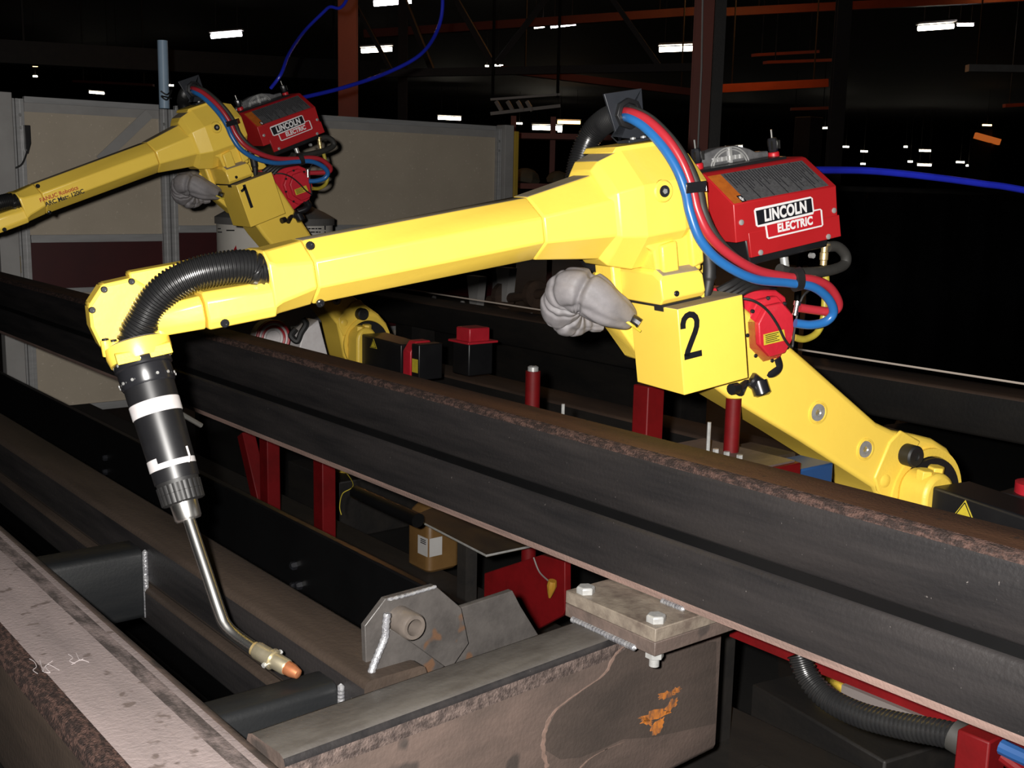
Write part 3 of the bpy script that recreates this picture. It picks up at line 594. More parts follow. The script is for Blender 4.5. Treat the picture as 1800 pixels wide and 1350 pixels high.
# ------------------------------------------------------------------ wire feeders on the elbows
def build_feeder(M, label, near):
    fd = empty('wire_feeder', label, 'wire feeder', 'red wire feeders on the robot elbows', M)
    K = lambda mbx, nm, mt, bev=0, sm=35, par=None: mbx.build(nm, mt, par or fd, smooth=sm, bevel=bev)
    # cross section in y,z at the two ends
    yf = .13
    secs = [(yf,.0215),(.045,.080),(.034,.083),(-.11,.083),(-.11,-.05),(yf,-.055)]
    f = MB().loft([[(-.115, y, z) for y, z in secs], [(-.388, y, z) for y, z in secs]]); cv = K(f, 'cover', RED, .0018)
    f = MB().prism([(-.148,-.04),(-.3925,-.04),(-.395,-.086),(-.151,-.091)], .122, .1305, 'y'); K(f, 'cover_skirt', RED, .0012)
    f = MB().prism([(-.15,-.05),(-.38,-.05),(-.37,-.105),(-.16,-.11)], -.10, .115, 'y'); K(f, 'drive_body', BLK, .004)
    for px, py in ((1303,391),(1466,370),(1456,416),(1337,444)): K(MB().lathe([(.006,0),(.0055,.0018),(.002,.003)], L(px,py,.1305), (0,1,0), 14), 'screw', ZINC)
    # slanted label: coordinates along x and along the slope
    A = Vector((0,yf,.0215)); B = Vector((0,.045,.080)); sl = (B-A); nrm = Vector((0, .0585, .085)).normalized()
    def SP(x, t, h=0): return Vector((x, A.y+sl.y*t, A.z+sl.z*t)) + nrm*h
    def slab(x0, x1, t0, t1, h, nm, mt, par=cv):
        q = [SP(x0,t0,-.0002), SP(x1,t0,-.0002), SP(x1,t1,-.0002), SP(x0,t1,-.0002), SP(x0,t0,h), SP(x1,t0,h), SP(x1,t1,h), SP(x0,t1,h)]
        return K(MB().add(q, [(0,3,2,1),(4,5,6,7),(0,1,5,4),(1,2,6,5),(2,3,7,6),(3,0,4,7)]), nm, mt, par=par, sm=0)
    slab(-.118,-.150,.02,.93,.0006,'warning_label',ORG); slab(-.138,-.150,.02,.22,.0010,'warning_pictogram',INKB)
    slab(-.151,-.370,.04,.93,.0006,'instruction_label',GLAB)
    tx = MB()
    cols = [-.151-.219*k/6 for k in range(7)]
    for k in range(6):
        x0, x1 = cols[k], cols[k+1]
        if k: tx.add([SP(x0+.0008,.04,.0009), SP(x0-.0012,.04,.0009), SP(x0-.0012,.93,.0009), SP(x0+.0008,.93,.0009)], [(0,1,2,3)])
        for j in range(4):
            xx = x0-.006-.0075*j; ln = random.uniform(.35,.8); tx.add([SP(xx,.93-ln,.0009), SP(xx-.002,.93-ln,.0009), SP(xx-.002,.9,.0009), SP(xx,.9,.0009)], [(0,1,2,3)])
    K(tx, 'label_print', INKB, par=cv, sm=0)
    for a, b, c, d in ((-.141,-.146,.05,.18),(-.1395,-.148,.10,.13)): tx = slab(a,b,c,d,.0013,'pictogram_mark',INKW)
    # badge
    C5 = lambda x, y: L(1200+x/5.625, 220+y/5.625, .1312)
    def poly(pts, y0, y1, nm, mt): return K(MB().prism([(v.x, v.z) for v in [C5(*q) for q in pts]], y0, y1, 'y'), nm, mt, par=cv, sm=0)
    poly([(708,845),(722,822),(1265,706),(1287,722),(1300,838),(1362,826),(1380,840),(1392,985),(1378,1003),(850,1127),(832,1112),(818,998),(745,1008),(728,995)], .1298, .1308, 'badge_border', INKW)
    poly([(724,848),(1272,722),(1287,858),(745,990)], .1306, .1311, 'badge_black_field', INKB)
    poly([(832,992),(1292,880),(1300,852),(1362,838),(1376,988),(850,1110)], .1306, .1311, 'badge_red_field', INKR)
    def line(nm, s, p0, p1, size, mt, sx, bold):
        a, b = C5(*p0), C5(*p1); c = (a+b)/2; text(nm, s, size, mt, cv, Vector((c.x,.1312,c.z)), (b.x-a.x, 0, b.z-a.z), (0,0,1), sx=sx, bold=bold, ext=.0003, sp=1.07)
    line('badge_lettering', 'LINCOLN', (770,912), (1262,799), .0318, INKW, .79, .0013)
    line('badge_lettering', 'ELECTRIC', (885,1036), (1335,932), .0234, INKW, .88, .0011)
    # top: black plate, cast wire-drive housing, two tension knobs
    K(MB().box(-.345,-.108,-.06,.032,.083,.089), 'top_plate', BLK, .001)
    f = MB().prism([(-.118,.089),(-.122,.100),(-.145,.104),(-.158,.116),(-.20,.124),(-.25,.124),(-.285,.112),(-.30,.104),(-.335,.102),(-.335,.089)], -.045, -.012, 'y'); gc = K(f, 'gear_casting', CAST, .003)
    f = MB()
    for r0 in (.052,.046): f.tube([(-.228+r0*math.cos(t), -.011, .078+r0*math.sin(t)*.86) for t in [math.pi*(.08+.84*k/24) for k in range(25)]], .0016, 6)
    f.box(-.232,-.226,-.012,-.007,.09,.122)
    for k in range(7): f.box(-.262+.012*k, -.255+.012*k, -.012, -.009, .096, .105)
    K(f, 'casting_lettering', ZINC, par=gc)
    for px, py, q in ((1226,292,.0), (1360,272,-.02)):
        base = L(px, py, q); e = base - Vector((0,0,.006))
        kb = K(MB().lathe([(.0125,0),(.0125,.010),(.011,.012)], e, (.05,0,1), 18), 'tension_knob_base', INKR)
        f = MB().lathe([(.0085,.012),(.0105,.016),(.011,.036),(.009,.042),(.004,.043)], e, (.05,0,1), 8); K(f, 'tension_knob', BLKM, par=kb)
        K(MB().cyl(e + Vector((.0021,0,.043)), e + Vector((.003,0,.060)), .0026, n=10), 'knob_stem', CHR, par=kb)
        for s_ in (-1, 1): K(MB().box(e.x-.0102*s_-.0012, e.x-.0102*s_+.0012, .006+q, .010+q, e.z+.018, e.z+.036), 'knob_spring', CHR, par=kb)
    # fittings under the feeder
    f = MB(); a = L(1450,428,.10); b = L(1447,470,.10); dv = b-a
    f.lathe([(.012,0),(.012,.004),(.0075,.006),(.0075,.018),(.009,.02),(.009,.034),(.0075,.036),(.0075,.046)], a, dv, 14); K(f, 'brass_fitting', BRASS)
    f = MB().lathe([(.009,0),(.009,.028),(.006,.030)], L(1378,452,.10), (0,.1,-1), 14); K(f, 'gas_fitting', ZINC)
    f = MB().lathe([(.006,0),(.006,.01)], L(1424,449,.118), (0,1,0), 8); K(f, 'hex_nut', ZINC)
    return fd
fd2 = build_feeder(M2, 'red wire feeder with black and white badge on the nearer yellow robot', True)
fd1 = build_feeder(M1, 'red wire feeder with badge on the farther yellow robot', False)

# ------------------------------------------------------------------ welding torch on the near robot
A0 = M2 @ (ring0 + tdir*.031)
TB = atd(331, 910, 1.845)             # lower end of the chrome collar
TD = (TB - A0).normalized()
tm = Matrix.Translation(A0)
to = empty('welding_torch', 'black robotic welding torch with white tape bands and bent steel neck', 'torch', mat=tm)
TL = (TB - A0).length
def along(px, py):   # distance along the torch axis nearest the pixel ray
    r = ray(px, py).normalized(); w0 = A0 - CAM; b = TD.dot(r); d1 = TD.dot(w0); e = r.dot(w0)
    return (b*e - d1)/(1-b*b)
k = lambda t: Vector(TD)*t
t_ = [along(*q) for q in ((250,645),(258,680),(268,712),(272,728),(297,815),(301,828),(308,845),(316,868),(322,884),(331,914))]
KT = lambda f, nm, mt, bev=0, par=None: f.build(nm, mt, par or to, bevel=bev)
fl_ = KT(MB().lathe([(.046,0),(.047,.004),(.047,t_[0]+.002),(.044,t_[0]+.004),(.044,t_[1]-.004),(.042,t_[1])], (0,0,0), TD, 36), 'mounting_flange', BLKM)
side = CAMROT @ Vector((0,0,1)); side = (side - TD*side.dot(TD)).normalized(); sid2 = TD.cross(side)
for ring_t in (t_[0]-.006, t_[1]-.010):
    for i in range(14):
        a = 2*math.pi*i/14+.2; dv = side*math.cos(a) + sid2*math.sin(a); MB().lathe([(.0026,0),(.0026,.0015)], k(ring_t) + dv*.0455, dv, 8).build('cap_screw', ZINC, fl_)
KT(MB().lathe([(.041,t_[1]),(.0405,t_[2])], (0,0,0), TD, 36), 'clutch_sleeve', BLK)
KT(MB().lathe([(.0405,t_[2]-.004),(.0412,t_[2]-.003),(.0408,t_[3]+.003),(.040,t_[3]+.004)], (0,0,0), TD, 36), 'tape_band', WHT)
KT(MB().lathe([(.0400,t_[2]),(.0365,t_[6])], (0,0,0), TD, 36), 'torch_body', BLK)
KT(MB().lathe([(.0365,t_[5]-.0135),(.0376,t_[5]-.013),(.0369,t_[5]-.001),(.0362,t_[5])], (0,0,0), TD, 36), 'tape_band', WHT)
r_ = MB(); ns = 8
rings = []
for tt in (t_[4]-.010, t_[5]-.004):
    rings.append([k(tt) + (side*math.cos(a) + sid2*math.sin(a))*.0382 for a in [.30+.95*i/ns for i in range(ns+1)]])
vs = rings[0]+rings[1]; n_ = ns+1
dl = KT(MB().add(vs, [(i, i+1, n_+i+1, n_+i) for i in range(ns)]), 'tape_tab', WHT)
KT(MB().lathe([(.0345,t_[6]),(.033,t_[7]-.004),(.0362,t_[7]-.002)], (0,0,0), TD, 36), 'torch_neck_sleeve', RUB)
kn = MB(); N = 72
rr = [[k(tt) + (side*math.cos(2*math.pi*i/N) + sid2*math.sin(2*math.pi*i/N))*(r0 - (.0012 if i % 3 == 0 else 0)) for i in range(N)] for tt, r0 in ((t_[6]+.006,.0362),(t_[8]-.002,.0352),(t_[8],.031))]
KT(kn.loft(rr), 'knurled_nut', RUB)
KT(MB().lathe([(.0225,t_[8]-.004),(.0215,t_[9]-.004),(.0195,t_[9])], (0,0,0), TD, 32), 'chrome_collar', CHR)
bend = atd(385,1072,1.80); b2 = atd(415,1117,1.785); end = atd(449,1141,1.765); tip = atd(526,1186,1.725)
neck = [TB - TD*.01, TB.lerp(bend,.33), TB.lerp(bend,.66), bend, atd(396,1098,1.793), b2, end]
P = spline([p - A0 for p in neck], 10)
KT(MB().tube(P, .0098, 18), 'neck_tube', CHR)
nd = (tip-end); nl = nd.length; q0 = end - A0
KT(MB().lathe([(.0098,-.004),(.0112,-.003),(.0112,.002)], q0, nd, 18), 'copper_ring', BRASS)
nz = KT(MB().lathe([(.0125,.002),(.0135,.006),(.0135,nl*.36),(.0165,nl*.365),(.0165,nl*.42),(.0130,nl*.425),(.0128,nl*.70),(.0118,nl*.73)], q0, nd, 24), 'gas_nozzle', NOZ)
for a in (1.0, 4.2):
    dv = side*math.cos(a)+sid2*math.sin(a); dv = (dv - nd.normalized()*dv.dot(nd.normalized())).normalized()
    KT(MB().lathe([(.004,.0),(.004,.008)], q0 + nd*.39 + dv*.012, dv, 6), 'set_screw', ZINC, par=nz)
KT(MB().lathe([(.0112,nl*.71),(.0105,nl*.86),(.0075,nl*.98),(.004,nl)], q0, nd, 20), 'contact_tip', COPPER)
lev = MB(); lv0 = atd(318,727,1.87) - A0; lev.tube([lv0, atd(354,748,1.90) - A0], .0042, 8); KT(lev, 'release_lever', GRYH)
lev = MB().tube([atd(328,784,1.83)-A0, atd(333,800,1.83)-A0, atd(332,812,1.83)-A0], .0018, 6); KT(lev, 'tape_clip', WHT)

# ------------------------------------------------------------------ hoses and cables of a robot
def build_hoses(M, who, near):
    def H_(nm, lab, cat, pts, r, mt, n=12, per=8, grp='hoses of the robots'):
        e = MB().tube(spline([p if isinstance(p, Vector) else L(*p) for p in pts], per), r, n).build(nm, mt); e.matrix_world = M
        tag(e, lab, cat, grp); return e
    red = [(1092,196,-.03),(1112,199,.02),(1140,213,.06),(1172,244,.10),(1198,284,.125),(1216,330,.140),(1226,370,.150),(1246,412,.160),(1280,446,.165),(1330,475,.168),(1385,487,.168),(1430,492,.168),(1458,505,.165),(1474,532,.155),(1466,547,.145),(1440,546,.135),(1405,541,.125)]
    blu = [(1092,205,-.03),(1108,208,.02),(1135,225,.06),(1165,258,.10),(1190,298,.128),(1205,338,.143),(1213,375,.153),(1232,423,.163),(1268,461,.168),(1325,490,.172),(1385,497,.172),(1428,504,.172),(1455,524,.168),(1465,548,.160),(1452,565,.150),(1425,571,.140),(1398,568,.13)]
    gry = [(1100,192,-.03),(1120,196,.01),(1150,214,.045),(1186,252,.09),(1212,294,.115),(1229,336,.135),(1237,372,.147),(1257,414,.152),(1290,450,.154),(1335,482,.152),(1372,492,.15),(1400,498,.145)]
    H_('red_hose', 'red rubber hose curving from bracket to motor on the %s robot' % who, 'hose', red, .0095, HRED, 14)
    H_('blue_hose', 'blue rubber hose beside the red one on the %s robot' % who, 'hose', blu, .0095, HBLU, 14)
    H_('charcoal_hose', 'dark grey hose tucked behind the red and blue ones, %s robot' % who, 'hose', gry, .0085, GRYH)
    H_('yellow_hose', 'thin yellow hose looping below the feeder of the %s robot' % who, 'hose', [(1450,470,.10),(1452,495,.10),(1450,525,.10),(1447,560,.10),(1436,585,.10),(1415,596,.10),(1396,593,.10)], .0075, HYEL)
    H_('loop_hose', 'thick charcoal hose looping out under the feeder of the %s robot' % who, 'hose', [(1455,434,.10),(1472,434,.10),(1486,448,.10),(1484,465,.10),(1460,475,.11),(1425,479,.12),(1390,479,.13),(1370,473,.135)], .0115, GRYH, 14)
    ct = L(1401,491,.169); ring = lambda dx, g: [ct + Vector((dx, .0155*g*math.cos(t), .0245*g*math.sin(t))) for t in [2*math.pi*i/24 for i in range(24)]]
    e = MB().loft([ring(.009,.9), ring(.009,1), ring(-.009,1), ring(-.009,.9)]).build('velcro_strap', RUB); e.matrix_world = M
    tag(e, 'black strap tying red and blue hoses together on the %s robot' % who, 'strap', 'hose straps')
    e = H_('cable_boot', 'grey rubber cable boot beside the elbow of the %s robot' % who, 'cable', [(1242,425,.10),(1244,445,.10),(1247,470,.10),(1246,492,.10),(1243,512,.10),(1241,524,.10)], [.006+.0075*math.sin(math.pi*min(1,max(0,i/40)))**.7*(1 if i < 24 else .75) for i in range(41)], RUB, 12, grp='cables of the robots')
    for k in range(4):
        H_('motor_cable', ('uppermost','second highest','third highest','lowest')[k] + ' of four black cables between box and feeder, %s robot' % who, 'cable', [(1262+9*k,512+4*k,.08),(1285+9*k,500+3*k,.09),(1305+10*k,488+5*k,.08),(1330+10*k,480+8*k,.03)], .0085, RUB, 10, grp='black cables behind the junction box of the %s robot' % who)
    H_('sensor_cable', 'thin black cable hanging across the red motor of the %s robot' % who, 'cable', [(1300,524,.10),(1325,529,.115),(1348,545,.118),(1366,570,.118),(1380,598,.115),(1392,610,.112),(1395,590,.115),(1400,560,.12),(1404,540,.12),(1412,520,.12),(1425,508,.12)], .0028, RUB, 8, grp='cables of the robots')
    q = [L(1398,551,.125), L(1402,530,.125)]
    o = MB().lathe([(.007,-.004),(.007,0),(.0055,.001),(.0055,.016),(.008,.017),(.008,.026)], q[0], q[1]-q[0], 12).build('hose_fitting', CHR); o.matrix_world = M; tag(o, 'bright steel hose fitting above the red motor, %s robot' % who, 'fitting', 'hose fittings')
    # corrugated conduit behind the arm up to the bracket
    if near: cp = [(1103,200,-.018),(1088,202,-.05),(1062,214,-.10),(1040,236,-.13),(1025,268,-.14),(1016,305,-.14),(1014,350,-.13),(1020,400,-.12),(1036,445,-.115),(1056,470,-.115),(1072,488,-.11)]
    else: cp = [(1103,200,-.018),(1088,202,-.05),(1062,214,-.10),(1046,236,-.13),(1040,268,-.14),(1040,305,-.14),(1045,350,-.13),(1052,400,-.12),(1056,445,-.115),(1060,470,-.115),(1072,488,-.11)]
    o = corrugated([L(*p) for p in cp], .0265, .0055, 18).build('corrugated_conduit', CONDM); o.matrix_world = M
    tag(o, 'black corrugated conduit arching behind the elbow of the %s robot' % who, 'conduit', 'corrugated conduits of the robots')
    # leather cable sleeve
    pts = [L(*p) for p in [(1104,560,.02),(1086,548,.03),(1062,535,.03),(1036,517,.02),(1010,510,.0),(994,520,-.03),(988,542,-.06),(998,560,-.08),(1022,566,-.085),(1055,566,-.085)]]
    P = spline(pts, 16); N = len(P)
    rad = lambda t: .021 + .026*math.sin(math.pi*min(1, t*1.08))**.7
    rnd = random.Random(5)
    def sq(t, a):
        th = 2*math.pi*a
        v = 1 + .04*math.sin(2*th+t*9)
        if t > .34:
            for kq, ph, am in ((5.5, .4, .17), (9.5, 2.1, .10)):
                v -= am*max(0, math.cos(2*math.pi*kq*t + ph + 1.1*math.sin(th+ph)))**5
        v -= .09*max(0, math.cos(3*th + 5*t + .5))**5 + .05*max(0, math.cos(5*th - 9*t))**4
        return v
    sl = empty('cable_sleeve', 'wrinkled grey leather cable sleeve folded at the elbow of the %s robot' % who, 'sleeve', 'leather cable sleeves', M)
    o = MB().tube(P, rad, 56, squash=sq).build('leather', FAB, sl, smooth=60)
    ss = o.modifiers.new('subsurf', 'SUBSURF'); ss.levels = 1; ss.render_levels = 1
    MB().tube(spline([L(1098,556,.03), L(1112,562,.05), L(1124,570,.06)]), .012, 10).build('cable', BLKM, sl)
    MB().tube(spline([L(1094,560,.045), L(1110,571,.06), L(1125,582,.06)]), .003, 8).build('yellow_cable', YLAB, sl)
    MB().lathe([(.013,0),(.013,.012),(.016,.013),(.016,.03),(.013,.031)], L(1040,487,-.09), L(1068,506,-.08)-L(1040,487,-.09), 10).build('yellow_connector', YEL2, sl)
    return sl
build_hoses(M2, 'nearer', True)
build_hoses(M1, 'farther', False)

# ------------------------------------------------------------------ aluminium framed screen panels behind the far robot (plane Y = 6.9)
YP = 6.9
def post(nm, lab, x, z0, z1, wx=.045, y=YP, parts=True):
    e = empty(nm, lab, 'post', 'aluminium posts of the screen panels', Matrix.Translation((x, y, z0)))
    h = z1-z0
    # slotted extrusion: outline with a groove on the front and sides
    a, g, d = wx/2, .005, .009
    pr = [(-a,-a),(-g,-a),(-g,-a+d),(g,-a+d),(g,-a),(a,-a),(a,-g),(a-d,-g),(a-d,g),(a,g),(a,a),(-a,a),(-a,g),(-a+d,g),(-a+d,-g),(-a,-g)]
    MB().prism(pr, 0, h, 'z').build('extrusion', ALU, e, smooth=0)
    if parts:
        for z in (h-.09, h-.16): MB().lathe([(.009,0),(.008,.005)], (.0,-a-.001,z), (0,-1,0), 10).build('bolt', ZINC, e)
    return e
xL0 = onY(33, 400, YP).x; xL1 = onY(291, 400, YP).x; xL2 = onY(304, 400, YP).x; xR = onY(880, 300, YP).x
post('panel_post', 'left post of the left beige screen panel', xL0-.02, 0, 1.935)
pH = post('panel_post', 'left panel post carrying the black latch handle', xL0+.032, 0, 1.935)
post('panel_post', 'right post of the left beige screen panel, below the pale blue pipe', xL1, 0, 1.925)
post('panel_post', 'post where the right beige screen panel begins, behind the yellow elbow', xL2+.005, 0, 1.925)
def panel(lab, x0, x1, zt, zm, zb, redband):
    e = empty('screen_panel', lab, 'panel', 'beige screen panels', Matrix.Translation((x0, YP, zb)))
    w = x1-x0
    MB().box(0, w, -.018, .018, zt-.035-zb, zt-zb).build('top_rail', ALU, e, bevel=.002)
    MB().box(0, w, -.010, -.004, zt-.085-zb, zt-.035-zb).build('edge_gasket', PALE, e)
    MB().box(0, w, -.004, .004, zm-zb, zt-.036-zb).build('upper_sheet', BEIGE, e)
    MB().box(0, w, -.020, .018, zm-.045-zb, zm-zb).build('middle_rail', ALU, e, bevel=.002)
    MB().box(0, w, -.004, .004, redband-zb, zm-.046-zb).build('red_sheet', DRED, e)
    MB().box(0, w, -.018, .018, redband-.03-zb, redband-zb).build('lower_rail', ALU, e, bevel=.002)
    MB().box(0, w, -.004, .004, .045, redband-.031-zb).build('lower_sheet', BEIGE, e)
    MB().box(0, w, -.022, .018, 0, .045).build('bottom_rail', ALU, e, bevel=.002)
    return e
zt_, zm_, zb_ = onY(150,176,YP).z, onY(150,412,YP).z, onY(150,722,YP).z
panel('left beige screen panel with dark red lower sheet behind the far robot forearm', xL0+.06, xL1-.025, zt_, zm_, zb_, .86)
panel('right beige screen panel behind the red feeder and the white drum', xL2+.03, xR-.06, zt_, onY(615,395,YP).z, zb_, .5)
e = post('panel_post', 'aluminium corner post at the right end of the beige screen panels', xR-.035, 0, zt_-.02)
tag(MB().box(xR-.008, xR+.075, YP-.06, YP+.05, 0, zt_+.01).build('corner_trim', PALE, None, bevel=.003), 'wide pale grey corner trim right of the beige screen panels', 'trim')
tag(MB().box(xR+.115, xR+.155, YP-.02, YP+.02, 0, zt_-.03).build('guard_post', YPOST, None, bevel=.003), 'slim yellow guard post beside the pale corner trim', 'post')
tag(MB().box(onY(-12,400,YP).x, onY(17,300,YP).x, YP-.12, YP-.04, 0, zt_+.01).build('white_partition', PALE, None, bevel=.004), 'pale partition edge at the far left of the picture', 'partition')
bx = onY(287, 120, YP).x
o = MB().cyl((bx, YP, zt_-.02), (bx, YP, 2.33), .031, n=18); o = o.build('blue_pipe', BLUEP); tag(o, 'pale blue vertical pipe standing on the screen panel post', 'pipe')
o = MB().tube(spline([(bx-.035,YP-.035,zt_+.08),(bx,YP-.045,zt_+.06),(bx+.035,YP-.035,zt_+.09),(bx,YP-.045,zt_+.03),(bx-.03,YP-.035,zt_+.05),(bx+.035,YP-.03,zt_+.04)]), .005, 6).build('cable_tie', RUB); tag(o, 'dark wire tied round the pale blue pipe', 'wire')
a = onY(262,200,YP-.03); b = onY(176,282,YP-.03)
o = MB().bar(a, b, .06, .006, up=(0,1,0)).build('diagonal_band', PALE); tag(o, 'grey diagonal band on the upper left screen panel', 'brace')  # thin grey bar laid diagonally in front of the upper sheet
hx = onY(42, 220, YP-.04)
o = MB().prism([(0,0),(.03,.0),(.03,-.10),(.012,-.16),(0,-.13)], -.02, .02, 'y').build('latch_handle', BLK, pH, bevel=.003); o.location = hx - pH.location
o = MB().tube(spline([hx+Vector((.01,-.01,-.14)), hx+Vector((-.03,-.02,-.22)), hx+Vector((-.10,-.02,-.25))]), .005, 6).build('latch_cord', RUB, pH); o.location = -pH.location
yb = onY(24, 465, YP-.06)
o = MB().box(-.035,.035,-.02,.02,-.05,.05).build('yellow_switch', YPOST, None, bevel=.004); o.location = yb; tag(o, 'small yellow switch block at the left edge above the dark beam', 'switch')

# white wire drum with grey hood on a stand
dc = atd(484, 420, 6.0); dr = .30; zt = 1.30
dm = empty('wire_drum', 'white welding wire drum with grey hood behind the farther robot', 'drum', mat=Matrix.Translation((dc.x, dc.y, .42)))
MB().lathe([(dr*.97,0),(dr,.01),(dr,zt-.43),(dr*1.0,zt-.42)], (0,0,0), (0,0,1), 48).build('barrel', DRUMW, dm)
MB().lathe([(dr*1.03,zt-.435),(dr*1.03,zt-.40),(dr*.85,zt-.37),(dr*.55,zt-.33),(dr*.42,zt-.27),(dr*.2,zt-.22)], (0,0,0), (0,0,1), 48).build('hood', DRUMG, dm)
def drum_pt(px, py):
    r = ray(px, py); ox, oy = CAM.x-dc.x, CAM.y-dc.y; A = r.x**2+r.y**2; B = 2*(r.x*ox+r.y*oy); C_ = ox*ox+oy*oy-(dr+.001)**2
    t = (-B-math.sqrt(max(0,B*B-4*A*C_)))/(2*A); p = CAM + r*t; return p - Vector((dc.x,dc.y,.42))
tx = MB()
for y, x0, x1 in ((390,528,531),(396,530,548),(402,527,565),(408,530,563)):
    xs = x0
    while xs < x1:
        wd = random.uniform(3,8); a, b = drum_pt(xs, y), drum_pt(min(xs+wd,x1), y); tx.bar(a, b, .002, .006); xs += wd+1.6
a, b = drum_pt(571,397), drum_pt(571,404); tx.bar(a, b, .006, .008, up=(0,1,0)); a, b = drum_pt(571,407), drum_pt(571,409); tx.bar(a, b, .006, .008, up=(0,1,0))
for y, x0, x1 in ((402,383,388),(408,383,390),(405,398,412)):
    a, b = drum_pt(x0,y), drum_pt(x1,y); tx.bar(a, b, .002, .006)
tx.build('drum_print', INKB, dm, smooth=0)['kind'] = 'stuff'
rv = [drum_pt(408,446), drum_pt(415,432), drum_pt(417,444)]
MB().add([*rv, *[v*1.004 for v in rv]], [(0,1,2),(3,4,5)]).build('red_mark', INKR, dm, smooth=0)
st = empty('drum_stand', 'dark stand carrying the white wire drum', 'stand', mat=Matrix.Translation((dc.x, dc.y, 0)))
MB().box(-.34,.34,-.34,.34,.38,.42).build('deck', RAILM, st)
for sx in (-1,1):
    for sy in (-1,1): MB().box(sx*.3-.03, sx*.3+.03, sy*.3-.03, sy*.3+.03, 0, .38).build('leg', RAILM, st)
# coil and white box seen over the beam
cp = atd(476, 594, 4.3)
co = empty('cable_coil', 'red and white cable coil peeking over the dark beam', 'coil', mat=Matrix.Translation(cp))
for r0, m_ in ((.065,HRED),(.055,WHT),(.046,HRED),(.036,WHT)):
    MB().tube([(r0*math.cos(t), .35*r0*math.sin(t)*0-.02, r0*math.sin(t)) for t in [2*math.pi*i/40 for i in range(41)]], .006, 8, cap=False).build('loop', m_, co)
MB().cyl((0,-.01,0),(0,.03,0),.07,n=28).build('spool', WHT, co)
cp2 = atd(545, 596, 4.25)
o = MB().prism([(-.085,-.12),(-.045,.03),(.02,.075),(.075,-.12)], -.03, .05, 'y').build('white_control_box', WHT, None, bevel=.004); o.location = cp2; tag(o, 'white control box beside the coil, behind the yellow lower arm', 'box')
o = MB().tube(spline([atd(520,578,4.2), atd(512,590,4.2), atd(523,600,4.2), atd(530,585,4.2), atd(538,570,4.2), atd(533,560,4.2)]), .012, 8).build('black_cable_knot', RUB); tag(o, 'tangled black cable between coil and white control box', 'cable')

# ------------------------------------------------------------------ fixture line under and behind the long beam
def slab(nm, lab, cat, x0, x1, y0, y1, z0, z1, mt, grp=None, bev=.004):
    o = MB().box(0, x1-x0, 0, y1-y0, 0, z1-z0).build(nm, mt, None, bevel=bev); o.location = (x0, y0, z0); tag(o, lab, cat, grp); return o
slab('base_rail', 'long grimy steel rail under the dark beam carrying the red posts', 'rail', 1.70, 2.02, -.4, 6.2, 0.0, .29, RAILM, 'grimy floor rails')
slab('base_rail', 'second grimy rail standing on the floor nearer the frame', 'rail', 1.30, 1.42, 1.6, 6.2, 0.0, .22, RAILM, 'grimy floor rails')
def redpost(lab, px, py0, X, z0, r=.0, wx=.05, wy=.05, cap=False, px1=None):
    p = onX(px, py0, X); h = p.z - z0
    e = empty('red_post', lab, 'post', 'red fixture posts', Matrix.Translation((p.x, p.y, z0)))
    if r:
        MB().cyl((0,0,0), (0,0,h), r, n=24).build('tube', REDF, e)
        if cap: MB().lathe([(r*.72,0),(r*.72,.012),(r*.5,.015)], (0,0,h-.001), (0,0,1), 20).build('pin', ZINC, e)
    else: MB().box(-wx/2, wx/2, -wy/2, wy/2, 0, h).build('tube', REDF, e, bevel=.003)
    return e
redpost('round red post with steel pin standing behind the middle of the beam', 937, 652, 1.95, .29, r=.0205, cap=True)
redpost('round red post under the box of the nearer robot, on a red bracket', 1290, 700, 1.85, .955, r=.0165)
redpost('wide square red post below the yellow junction box', 1141, 676, 1.90, .29, wx=.055, wy=.05)
redpost('red square leg standing left under the beam, right of the slanted leg', 570, 800, 1.80, .29, wx=.05, wy=.062)
redpost('red square leg joined by a slanted red leg under the beam', 473, 740, 1.80, .29, wx=.05, wy=.062)
a = onX(432,762,1.80); b = onX(466,880,1.80); o = MB().bar(a, Vector((1.80, b.y, .30)), .05, .05, up=(1,0,0)).build('slanted_leg', REDF, None, bevel=.003); tag(o, 'slanted red leg leaning against the upright red leg', 'post', 'red fixture posts')
br = onX(1265,792,1.85)
e = empty('red_bracket', 'flat red bracket holding the round post beside the steel rod', 'bracket', mat=Matrix.Translation((1.85, br.y, .955)))
MB().box(-.06,.06,-.17,.10,-.035,-.004).build('arm', REDF, e, bevel=.003); MB().box(-.05,.05,-.16,.09,-.004,0).build('top_plate', BROWN, e); MB().box(-.04,.04,-.04,.04,-.665,-.035).build('upright', RAILM, e)
for dy in (-.02,-.05,-.085): MB().lathe([(.007,0),(.007,.008)], (-.035,dy,0), (0,0,1), 6).build('bolt', ZINC, e)
def rod(lab, px, y0, y1, X):
    a, b = onX(px,y0,X), onX(px,y1,X); o = MB().cyl(Vector((a.x,a.y,b.z-.3)), a, .004, n=8).build('steel_rod', ZINC); tag(o, lab, 'rod', 'thin upright steel rods')
rod('thin steel rod standing just right of the round red post behind the beam', 990, 710, 740, 1.7)
rod('thin steel rod left of the flat red bracket', 1247, 742, 790, 1.75)
pb = onX(1395, 815, 1.95)
o = slab('blue_box', 'blue box corner under the lower arm of the nearer robot', 'box', pb.x-.02, pb.x+.1, pb.y-.03, pb.y+.06, pb.z-.25, pb.z-.005, mat('blue_box_paint', (.012,.05,.15), .5))
o = slab('grey_tray', 'grey dusty tray beside the blue box behind the beam', 'tray', pb.x-.02, pb.x+.10, pb.y+.07, pb.y+.2, pb.z-.06, pb.z-.002, RUST2)
